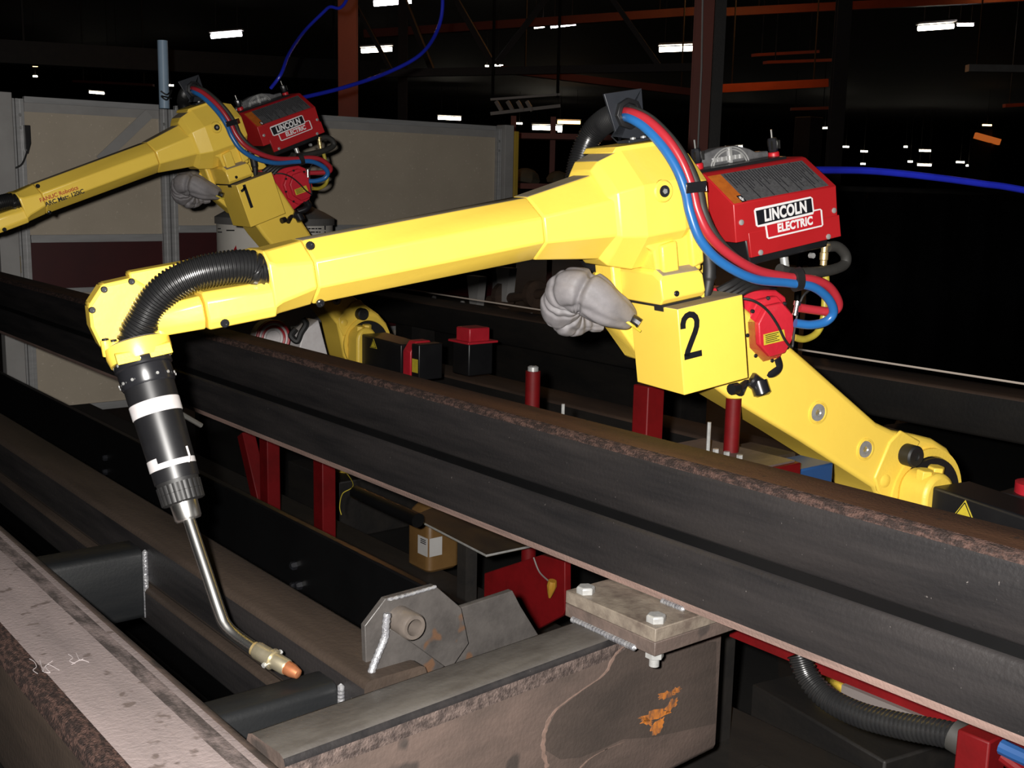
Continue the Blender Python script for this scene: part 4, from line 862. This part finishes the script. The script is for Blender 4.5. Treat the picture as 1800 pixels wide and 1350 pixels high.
# amber jug on the rail
jp = onz(748, 1003, .29); jg = empty('plastic_jug', 'amber plastic jug with a white label standing on the rail', 'jug', mat=Matrix.Translation((jp.x+.05, jp.y+.03, .29)))
rr2 = lambda a, b, z, r=.02: [(sx*(a-r)+r*math.cos(t), sy*(b-r)+r*math.sin(t), z) for sx, sy, t0 in ((1,1,0),(-1,1,90),(-1,-1,180),(1,-1,270)) for t in [math.radians(t0+22.5*k_) for k_ in range(5)]]
MB().loft([rr2(.055,.055,0), rr2(.062,.062,.008), rr2(.062,.062,.16), rr2(.055,.055,.19), rr2(.03,.03,.225), rr2(.022,.022,.235), rr2(.022,.022,.255)]).build('bottle', JUGM, jg)
MB().lathe([(.024,.256),(.024,.278)], (0,0,0), (0,0,1), 18).build('cap', BLK, jg)
MB().box(-.0635,-.062,-.058,-.005,.055,.115).build('label', PALE, jg); MB().box(-.058,-.01,-.0635,-.062,.055,.115).build('label', PALE, jg)
tx = MB()
for z in (.105,.099,.093): tx.box(-.0638,-.0634,-.05,-.02,z,z+.003)
tx.build('label_print', INKB, jg, smooth=0)
tp = [onz(x, y, .55) for x, y in ((722,908),(790,880),(935,960),(855,977))]
tc_ = sum(tp, Vector())/4
ty = empty('drip_tray', 'dark flat sheet metal tray hanging below the long beam', 'tray', mat=Matrix.Translation(tc_))
MB().add([*[p-tc_ for p in tp], *[p-tc_-Vector((0,0,.004)) for p in tp]], [(0,1,2,3),(7,6,5,4),(0,4,5,1),(1,5,6,2),(2,6,7,3),(3,7,4,0)]).build('sheet', mat('dark_sheet', (.03,.024,.018), .35, col2=(.06,.04,.02), scale=(9,9,9), coat=.3), ty, smooth=0)
P = [p-tc_ for p in (tp[0], tp[3], tp[2])]
MB().tube(P, .003, 6).build('bright_rim', ZINC, ty)
MB().box(-.02,.02,-.02,.02,-.255,-.004).build('support', RAILM, ty)
q = [onX(x, y, 1.72) for x, y in ((862,1005),(962,973),(1004,985),(1004,1070),(1000,1078))]
o = MB().prism([(v.y-q[0].y, v.z-.291) for v in q] + [(q[0].y-.1-q[0].y, .0), (0,.0)][1:], -.01, .01, 'x').build('red_base_plate', REDF, None, bevel=.002); o.location = (1.71, q[0].y, .291); tag(o, 'red sloping base plate behind the clamp plates', 'plate')
o = MB().tube(spline([Vector((1.44, onX(620,848,1.65).y*.93, .823)), onX(620,848,1.65), onX(602,868,1.65), onX(597,890,1.65), onX(600,905,1.65)]), .0013, 6).build('yellow_wire', HYEL); tag(o, 'thin yellow wire curling beside the right red leg', 'wire')
o = MB().tube(spline([onX(938,980,1.69), onX(948,1005,1.69), onX(965,1022,1.69), onX(972,1030,1.69)]), .002, 6).build('pale_wire', DIMW); tag(o, 'thin pale wire in front of the red base plate', 'wire')
yp = onX(971,1028,1.68); o = MB().lathe([(.010,0),(.012,.012),(.008,.03),(.003,.045)], yp+Vector((0,0,.01)), (0,.2,-1), 10).build('yellow_plug', mat('dull_orange_plug', (.22,.11,.01), .5)); tag(o, 'small orange plug at the end of the pale wire', 'plug')
# long bar with hydraulic look under the beam (dark cylinder left of the jug)
a, b = onX(625,865,1.66), onX(735,915,1.66)
o = MB().cyl(a, b, .020, n=20).build('dark_cylinder', CURT); tag(o, 'dark horizontal cylinder under the beam left of the amber jug', 'cylinder')
for i, (x, y) in enumerate(((182,805),(182,830),(513,995),(512,1032),(522,1030))):
    pz = onX(x, y, 1.2645)
    o = MB().lathe([(.011,0),(.011,.012),(.007,.016)], pz+Vector((.012,0,0)), (-1,0,0), 6).build('side_bolt', BLKM); tag(o, ('upper dark bolt left of the torch in the dark gap','lower dark bolt left of the torch in the dark gap','single dark bolt right of the torch neck in the gap','left bolt of the lower pair right of the torch neck','right bolt of the lower pair right of the torch neck')[i], 'bolt', 'bolts in the dark gap')
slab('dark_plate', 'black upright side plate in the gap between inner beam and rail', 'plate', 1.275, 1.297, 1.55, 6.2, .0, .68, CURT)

# lower right: dark slotted plates, red rail, corrugated hose
e = empty('slotted_plate', 'dark slotted steel bed below the long beam at lower right', 'plate', mat=Matrix.Translation((1.55, .3, .40)))
MB().box(0,.14,-.6,1.0,-.39,0).build('bed', RAILM, e, bevel=.003)
for y0 in (.1,.35,.6): MB().box(-.004,.10,y0,y0+.05,-.05,.002).build('slot', CURT, e)
for y0 in (.02,.28): MB().lathe([(.010,0),(.010,.012)], (.06,y0,.0), (0,0,1), 6).build('stud', ZINC, e)
a, b = onX(1290,1140,1.62), onX(1560,1245,1.62)
o = MB().bar(Vector((1.62,a.y,.69)), Vector((1.62,.7,.69)), .03, .035).build('red_rail', REDF); tag(o, 'thin red rail just below the long beam at lower right', 'rail')
o = MB().bar(Vector((1.60,1.07,.666)), Vector((1.60,.80,.666)), .01, .016).build('white_strip', DIMW); tag(o, 'pale strip along the thin red rail', 'strip')
o = corrugated([onX(*p, 1.52) for p in ((1405,1150),(1420,1190),(1455,1228),(1510,1256),(1580,1275),(1650,1288),(1695,1298))], .021, .008, 16).build('corrugated_hose', CONDM); tag(o, 'black corrugated hose sagging below the long beam', 'hose')
pz = onX(1700,1300,1.52); o = MB().lathe([(.026,0),(.026,.02),(.03,.022),(.03,.045)], pz+Vector((0,.02,0)), (0,-1,-.15), 16).build('hose_coupling', GRYH); tag(o, 'grey coupling at the right end of the corrugated hose', 'coupling')
redpost('square red post at the bottom right corner below the beam', 1727, 1285, 1.50, .0, wx=.05, wy=.05)
o = MB().tube(spline([onX(1760,1312,1.45), onX(1780,1322,1.45), onX(1830,1345,1.45)]), .011, 10).build('blue_tube', DIMB); tag(o, 'short blue tube at the bottom right edge', 'tube')
o = MB().tube(spline([onX(1762,1330,1.46), onX(1782,1345,1.46), onX(1830,1380,1.46)]), .009, 10).build('red_tube', REDF); tag(o, 'short red tube below the blue one, bottom right edge', 'tube')
# red motor at right edge
p = atd(1800, 835, 2.7)
e = empty('red_motor_end', 'red motor top cut by the right picture edge', 'motor', mat=Matrix.Translation(p))
MB().lathe([(.05,-.045),(.05,-.02),(.03,-.018),(.03,.02),(.02,.03)], (0.03,-.02,0), (0,0,1), 20).build('cap', REDM, e); MB().box(-.03,.09,-.08,.04,-.5,-.045).build('body', BLK, e)
p = atd(1795, 912, 2.2)

# far parallel beams, thin tensioned wire and roller fixture
def farbeam(lab, X, zt, h, wd, y0, y1):
    e = empty('far_steel_beam', lab, 'beam', 'rusty beams beyond the robots', Matrix.Translation((X, 0, zt)))
    beam_part('tube', rtube(0, wd, -h, 0, .012), y0, y1, [RAILM, FARB], [0,0,0,1,1,1,1,1,0,0,0,0], e)
    for yy in (y0+.6, (y0+y1)/2, y1-.6): MB().box(.02, wd-.02, yy-.05, yy+.05, -zt+.001, -h).build('support', RAILM, e)
farbeam('rusty far beam crossing behind both yellow robots', 4.0, .782, .17, .22, .8, 6.7)
farbeam('lower rusty beam nearer the shoulder of the close robot', 3.15, .60, .16, .2, .3, 4.9)
farbeam('third rusty beam low behind the round red post', 2.9, .40, .16, .16, 1.9, 4.9)
o = MB().cyl((3.2,-.5,.965), (3.2,5.2,.978), .0035, n=6).build('taut_wire', mat('pale_rope', (.55,.47,.40), .6)); tag(o, 'thin pale taut wire running behind the nearer robot', 'wire')
rf = empty('roller_fixture', 'dark roller fixture with small tapered supports under the near forearm', 'fixture', mat=Matrix.Translation((4.25, 6.0, .0)))
def rfp(nm, mt, f): f.build(nm, mt, rf)
ro = Vector((4.25, 6.0, 0))
def X4(px, py, X=4.45): return onX(px, py, X) - ro
rfp('bed', RAILM, MB().box(.1,.6,-1.6,.75,0.0,.72))
for px, y0, y1 in ((838,485,540),(890,470,530)):
    a, b = X4(px,y0), X4(px,y1); rfp('tapered_support', PALE, MB().loft([[(a.x-.03,a.y-.07,a.z),(a.x+.03,a.y-.07,a.z),(a.x+.03,a.y+.07,a.z),(a.x-.03,a.y+.07,a.z)], [(b.x-.03,b.y-.035,b.z),(b.x+.03,b.y-.035,b.z),(b.x+.03,b.y+.035,b.z),(b.x-.03,b.y+.035,b.z)]]))
a, b = X4(860,528), X4(985,512); rfp('shaft', FARB, MB().cyl(a, b, .03, n=14))
for px, py in ((885,520),(940,517)): a = X4(px,py); rfp('collar', FARB, MB().cyl(a-Vector((0,.02,0)), a+Vector((0,.02,0)), .085, n=20))
for px, py in ((763,523),(813,532)): a = X4(px,py,4.40); rfp('knob', ZINC, MB().lathe([(.012,-.012),(.018,0),(.012,.012)], a, (0,0,1), 10))
for p0, p1 in (((725,545),(790,537)),((812,598),(836,594))): rfp('bright_bar', BRASS, MB().bar(X4(*p0,4.40), X4(*p1,4.40), .015, .02))
for px, y0, y1 in ((801,560,592),(841,580,590),(882,555,570),(934,550,565)): rfp('pin', ZINC, MB().cyl(X4(px,y0,4.40), X4(px,y1,4.40), .008, n=8))
# black vinyl welding curtain on the right
cu = empty('welding_curtain', 'black vinyl welding curtain hanging behind the nearer red feeder', 'curtain', mat=Matrix.Translation((5.6, 4.2, .02)))
f = MB(); N = 60
top = [(4.5*i/N, .03*math.sin(i*.9)+.012*math.sin(i*2.7), 1.50) for i in range(N+1)]; bot = [(x, y*1.4, 0) for x, y, z in top]
f.add(top+bot, [(i, i+1, N+1+i+1, N+1+i) for i in range(N)]); o = f.build('vinyl', CURT, cu, smooth=80); so = o.modifiers.new('thick','SOLIDIFY'); so.thickness = .003
MB().cyl((-.05,0,1.515),(4.6,0,1.515),.018,n=10).build('rail', RAILM, cu)
for x in (0, 2.2, 4.4): MB().cyl((x,.06,0),(x,.06,1.515),.02,n=10).build('pole', RAILM, cu)

# ------------------------------------------------------------------ blue wire liners
def liner(lab, pts, r):
    o = MB().tube(spline([p if isinstance(p, Vector) else atd(*p) for p in pts], 10), r, 10).build('wire_liner', LINER); tag(o, lab, 'tube', 'blue wire liners')
liner('thick blue wire liner running right from the nearer red feeder', [M2 @ Vector((-.37,-.03,.05)), M2 @ Vector((-.41,-.03,.05)), (1480,299,2.68),(1540,301,2.75),(1620,309,2.8),(1720,322,2.85),(1830,340,2.9),(2200,420,3.0),(2700,800,3.2),(2900,1300,3.2)], .0085)
liner('blue wire liner rising from the farther feeder in a wide arc to the roof', [M1 @ Vector((-.37,-.03,.05)), M1 @ Vector((-.41,-.03,.055)), (600,155,4.9),(680,128,5.1),(740,95,5.2),(770,50,5.3),(778,0,5.3),(770,-60,5.3),(740,-500,5.6),(720,-1500,6.5),(720,-2300,7.0)], .0085)
liner('thin blue wire liner climbing from the farther feeder knob', [M1 @ Vector((-.30,-.02,.13)), (494,130,4.6),(508,95,4.7),(535,55,4.9),(575,15,5.0),(620,-30,5.1),(700,-400,5.4),(730,-1500,6.4),(735,-2300,7.0)], .007)

# ------------------------------------------------------------------ hall: columns, trusses, lamps
def column(lab, px0, px1, d, mt, zb=0, pyref=100):
    a, b = atd(px0, pyref, d), atd(px1, pyref, d); c = (a+b)/2; w_c = (b-a).length
    e = empty('steel_column', lab, 'column', 'steel columns of the hall', Matrix.Translation((c.x, c.y, 0)) @ Matrix.Rotation(math.radians(-38.7), 4, 'Z'))
    MB().box(-w_c/2, w_c/2, -w_c*.35, -w_c*.28, 0, 8.2).build('flange', mt, e); MB().box(-w_c/2, w_c/2, w_c*.28, w_c*.35, 0, 8.2).build('flange', mt, e); MB().box(-w_c*.06, w_c*.06, -w_c*.28, w_c*.28, 0, 8.2).build('web', mt, e)
    return e
column('red oxide steel column behind the right end of the far feeder', 596, 628, 13, REDB)
column('dark red steel column rising behind the nearer elbow, cable running up it', 1218, 1250, 9, REDB)
o = MB().tube([atd(1236,-60,8.7), atd(1233,120,8.7), atd(1226,275,8.7), atd(1226,300,8.7)], .007, 6).build('column_cable', PALE); tag(o, 'pale cable running down the dark red column', 'cable')
column('dark steel column beside the dark red one', 1254, 1272, 9.2, RAILM)
column('thin dark column far behind the right feeder', 1465, 1490, 20, TRUSSM)
column('dark column in the far hall behind the screen panels', 700, 716, 24, TRUSSM)
def rbeam(lab, p0, p1, d0, d1, hpx, mt, wd=.2):
    a, b = atd(*p0, d0), atd(*p1, d1); h = hpx*(d0+d1)/2/FPX
    c = (a+b)/2; o = empty('roof_beam', lab, 'beam', 'roof beams of the hall', Matrix.Translation(c))
    MB().bar(a-c, b-c, wd, h).build('girder', mt, o)
    for t in (.12, .88):
        q = a.lerp(b, t)
        if q.z < 8.1: MB().box(q.x-c.x-.012, q.x-c.x+.012, q.y-c.y-.012, q.y-c.y+.012, q.z-c.z, 8.19-c.z).build('hanger', RAILM, o)
rbeam('dark crane beam crossing behind the pale blue pipe', (-60,88), (660,128), 14, 17, 36, RAILM, .3)
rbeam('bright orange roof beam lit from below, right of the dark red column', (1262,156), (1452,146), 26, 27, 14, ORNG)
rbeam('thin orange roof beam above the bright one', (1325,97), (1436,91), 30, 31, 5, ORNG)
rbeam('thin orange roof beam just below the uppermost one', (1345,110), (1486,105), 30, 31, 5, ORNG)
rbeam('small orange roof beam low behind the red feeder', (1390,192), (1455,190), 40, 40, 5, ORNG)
rbeam('dull red roof beam above the black hose bracket', (880,122), (1240,165), 24, 24, 12, REDB)
rbeam('dim red roof beam near the top of the picture', (640,60), (1230,20), 28, 28, 14, REDB)
rbeam('dim red roof beam at the upper right', (1270,22), (1800,-5), 28, 28, 14, REDB)
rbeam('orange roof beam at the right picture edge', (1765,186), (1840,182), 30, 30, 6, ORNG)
rbeam('dim red roof beam low on the left behind the panels', (130,143), (270,150), 30, 30, 4, REDB)
rbeam('grey duct high at the right edge', (1700,120), (1840,122), 22, 22, 12, PALE)
lt0 = atd(925,185,16); lt = empty('ladder_tray', 'grey ladder shaped cable tray above the corner post', 'tray', mat=Matrix.Translation(lt0))
MB().bar(atd(862,175,16)-lt0, atd(985,166,16)-lt0, .05, .032).build('rail', PALE, lt); MB().bar(atd(862,200,16)-lt0, atd(985,186,16)-lt0, .05, .045).build('rail', PALE, lt)
for x in (872,892,910,926): MB().bar(atd(x,178,16)-lt0, atd(x+10,195,16)-lt0, .05, .05).build('rung', PALE, lt)
for x in (866,980): q = atd(x,172,16)-lt0; MB().box(q.x-.015,q.x+.015,q.y-.015,q.y+.015,q.z,8.19-lt0.z).build('hanger', RAILM, lt)
tr = empty('roof_truss', 'dim steel roof truss with two diagonals meeting in a V', 'truss', mat=Matrix.Translation(atd(868,115,18)))
t0 = atd(868,115,18)
for p0, p1, wd in (((790,-20),(866,112),.09),((962,-5),(872,112),.09),((620,130),(1230,118),.12),((560,-25),(1230,-25),.12),((1060,-25),(1160,118),.08),((700,-25),(760,125),.08),((620,0),(690,128),.06)):
    MB().bar(atd(*p0,18)-t0, atd(*p1,18)-t0, wd, wd).build('member', TRUSSM, tr)
def lamp(lab, px, py, wpx, kind=0, z=6.0, hpx=None, grp='lit ceiling lamps of the hall', ang=0, two=False):
    p = onz(px, py, z); d = depth(p)
    if d > 90: p = atd(px, py, 90); d = 90
    wl = wpx*d/FPX; r = max(.02, (hpx or max(3, wpx*.14))*d/FPX/2)
    R_ = CAMROT @ Vector((1,0,0)); R_.z = 0; R_.normalize(); R_ = (R_ + Vector((0,0,ang))).normalized()
    e = empty('ceiling_lamp', lab, 'lamp', grp, Matrix.Translation(p))
    m_ = (LAMPW, LAMPV, LAMPO)[kind]
    MB().tube([-R_*wl/2, R_*wl/2], r, 8).build('tube', m_, e)
    if wpx >= 18:
        fw_ = CAMROT @ Vector((0,0,-1)); fw_.z = 0; fw_.normalize()
        MB().obox(Vector((0,0,r*1.9)), R_, fw_, Vector((0,0,1)), wl/2*1.06, r*2.2, r*.35).build('reflector', PALE, e)
        for s_ in (-1,1): MB().cyl(R_*s_*wl*.35 + Vector((0,0,r*2)), R_*s_*wl*.35 + Vector((0,0,8.2-p.z)), .012, n=6).build('hanger', TRUSSM, e)
    else: MB().cyl(Vector((0,0,r*.9)), Vector((0,0,8.2-p.z)), .012, n=6).build('hanger', TRUSSM, e)
LP_ = [('large bright ceiling lamp above the pale blue pipe',398,62,54,1,.10),('bright ceiling lamp cut by the top edge',690,4,66,1,.10),('bright ceiling lamp left of the arcing blue liner',662,88,54,0,.08),
 ('long bright ceiling lamp above the screen panel right end',990,44,44,1,.14),('short lamp piece left of the long bright one',948,48,18,0,.14),('thin long ceiling lamp left of the dark red column',1191,86,64,0,.06),
 ('long ceiling lamp at upper right',1645,48,62,0,.09),('short lamp right of the long upper right one',1697,44,28,1,.03),('small lamp left of the pale blue pipe',197,106,22,0,0),('small lamp above the far red feeder',430,123,18,0,0),
 ('small lamp beside the red oxide column',638,141,14,0,0),('pair lamp under the truss V, right half',876,115,16,0,0),('pair lamp under the truss V, left half',856,116,6,0,0),('small lamp right of the pale blue pipe foot',300,150,10,0,0),
 ('small flat lamp low above the left screen panel',170,163,26,0,-.06),('tiny pale lamp at far left',62,134,7,0,0),('tiny red lamp at far left',62,116,8,2,0),('lamp shining over the top of the right screen panel',790,208,40,0,-.02),
 ('round small lamp above the yellow guard post',913,217,10,0,0),('row lamp behind the corrugated conduit',962,225,52,0,0),('thin amber lamp above the row lamp',1000,215,40,2,0),('tiny lamp below the row lamp',984,231,7,0,0),
 ('yellowish lamp behind the silver gear casting',1290,259,30,0,.08),('twin small lamp right of the feeder knob',1450,225,16,0,.05)]
for lab, x, y, w_, kd, an in LP_: lamp(lab, x, y, w_, kd, ang=-an if False else an)
for lab, x, y, w_ in (('tiny lamp dot right of the twin lamp beyond the knob',1464,227,4),('small lamp just above the blue liner start, leftmost of three',1487,258,10),('small lamp just above the blue liner, middle of three',1519,266,12),
  ('small lamp touching the blue liner from above, lowest of three',1517,288,8),('tiny lamp left of the large pair at right',1592,258,6),('upper lamp of the bright pair above the blue liner at right',1626,265,20),('tiny lamp left of the lower bright lamp at right',1600,284,8),
  ('lower lamp of the bright pair above the blue liner at right',1625,290,24),('leftmost of three lamps in a row near the right edge',1688,285,14),('middle of three lamps in a row near the right edge',1702,291,7),('rightmost of three lamps in a row near the right edge',1714,294,10),('small amber lamp above the glowing strip at far right',1735,220,16)):
    lamp(lab, x, y, w_, 2 if 'amber' in lab else 0, grp='distant lamps at right')
g0, g1 = atd(1714,238,60), atd(1757,250,60); gc_ = (g0+g1)/2
fb_ = empty('glowing_furnace', 'far furnace with an orange glowing strip at right', 'furnace', mat=Matrix.Translation((gc_.x, gc_.y, 0)))
gz = Vector((gc_.x, gc_.y, 0)); MB().bar(g0-gz, g1-gz, .3, .3).build('glowing_strip', emit('furnace_glow', (1,.22,.03), .35), fb_)
gd = ray(1735,244).normalized(); MB().box(gd.x*.9-.6, gd.x*.9+.6, gd.y*.9-.6, gd.y*.9+.6, 0, gc_.z+.5).build('body', RAILM, fb_)
# high-bay lamps added out of view to light roof beams and columns amber
def added_lamp(lab, px, py, d, k, col):
    p = atd(px, py, d); e = empty('added_bay_lamp', lab, 'lamp', 'high bay lamps added above the view', Matrix.Translation(p))
    MB().lathe([(.30,0),(.29,.02),(.16,.22),(.08,.32),(.08,.45)], (0,0,0), (0,0,1), 20, cap0=False).build('bell', PALE, e)
    MB().cyl((0,0,.45), (0,0,max(.5, 8.2-p.z)), .015, n=6).build('hanger', TRUSSM, e)
    MB().lathe([(.02,.20),(.06,.14),(.08,.06),(.05,-.01),(.01,-.03)], (0,0,0), (0,0,1), 14).build('bulb', emit('bulb_'+lab[:6], col, 20), e)
    l = bpy.data.lights.new('bulb_light', 'POINT'); l.energy = k; l.color = col; l.shadow_soft_size = .12
    lo = bpy.data.objects.new('bulb_light', l); COL.objects.link(lo); lo.parent = e; lo.location = (0,0,-.15)
added_lamp('amber high bay lamp above the upper right of the view', 1360, -60, 24.5, 110, (1,.42,.12))
added_lamp('amber high bay lamp above the top centre of the view', 1040, -70, 22, 16, (1,.42,.12))
added_lamp('amber high bay lamp above the red oxide column', 640, -60, 11.5, 10, (1,.45,.14))
added_lamp('amber high bay lamp beyond the upper right edge', 1790, -40, 27, 14, (1,.42,.12))
# shelf rack seen past the corner post
sp = atd(955, 290, 13); sr = empty('storage_rack', 'red storage rack with wrapped bundles seen past the corner post', 'rack', mat=Matrix.Translation((sp.x, sp.y, 0)) @ Matrix.Rotation(math.radians(-38.7), 4, 'Z'))
for x in (-.35,.1,.55): MB().box(x-.03,x+.03,-.03,.03,0,2.3).build('upright', REDB, sr)
for z in (.9,1.55,2.1): MB().box(-.5,.75,-.35,.05,z-.06,z).build('shelf', REDB, sr)
for i, (x, z, s_) in enumerate(((-.2,1.55,.13),(.16,1.55,.11),(.5,1.55,.13),(-.12,.9,.17),(.36,.9,.17))):
    o = MB().lathe([(s_*1.1,0),(s_*1.25,s_*.35),(s_*1.0,s_*.9),(s_*.6,s_*1.2),(s_*.2,s_*1.3)], (0,0,0), (.15,.1,1), 7).build('wrapped_bundle', mat('bundle_wrap_%d' % i, (.10,.09,.06), .8)); o.matrix_world = sr.matrix_world @ Matrix.Translation((x,-.15,z+.001)) if False else (Matrix.Translation((sp.x, sp.y, 0)) @ Matrix.Rotation(math.radians(-38.7), 4, 'Z') @ Matrix.Translation((x,-.15,z+.001)))
    tag(o, ('pale wrapped bundle on the upper rack shelf, leftmost','pale wrapped bundle on the upper rack shelf, middle','pale wrapped bundle on the upper rack shelf, rightmost','large wrapped bundle on the lower rack shelf, left','large wrapped bundle on the lower rack shelf, right')[i], 'bundle', 'bundles on the red rack')
p = atd(1421,232,24); o = MB().box(-.22,.22,-.2,.2,0,p.z+.3).build('grey_machine_cabinet', TRUSSM, None, bevel=.01); o.location = (p.x, p.y, 0); tag(o, 'dim grey machine cabinet far behind the feeder knobs', 'cabinet')
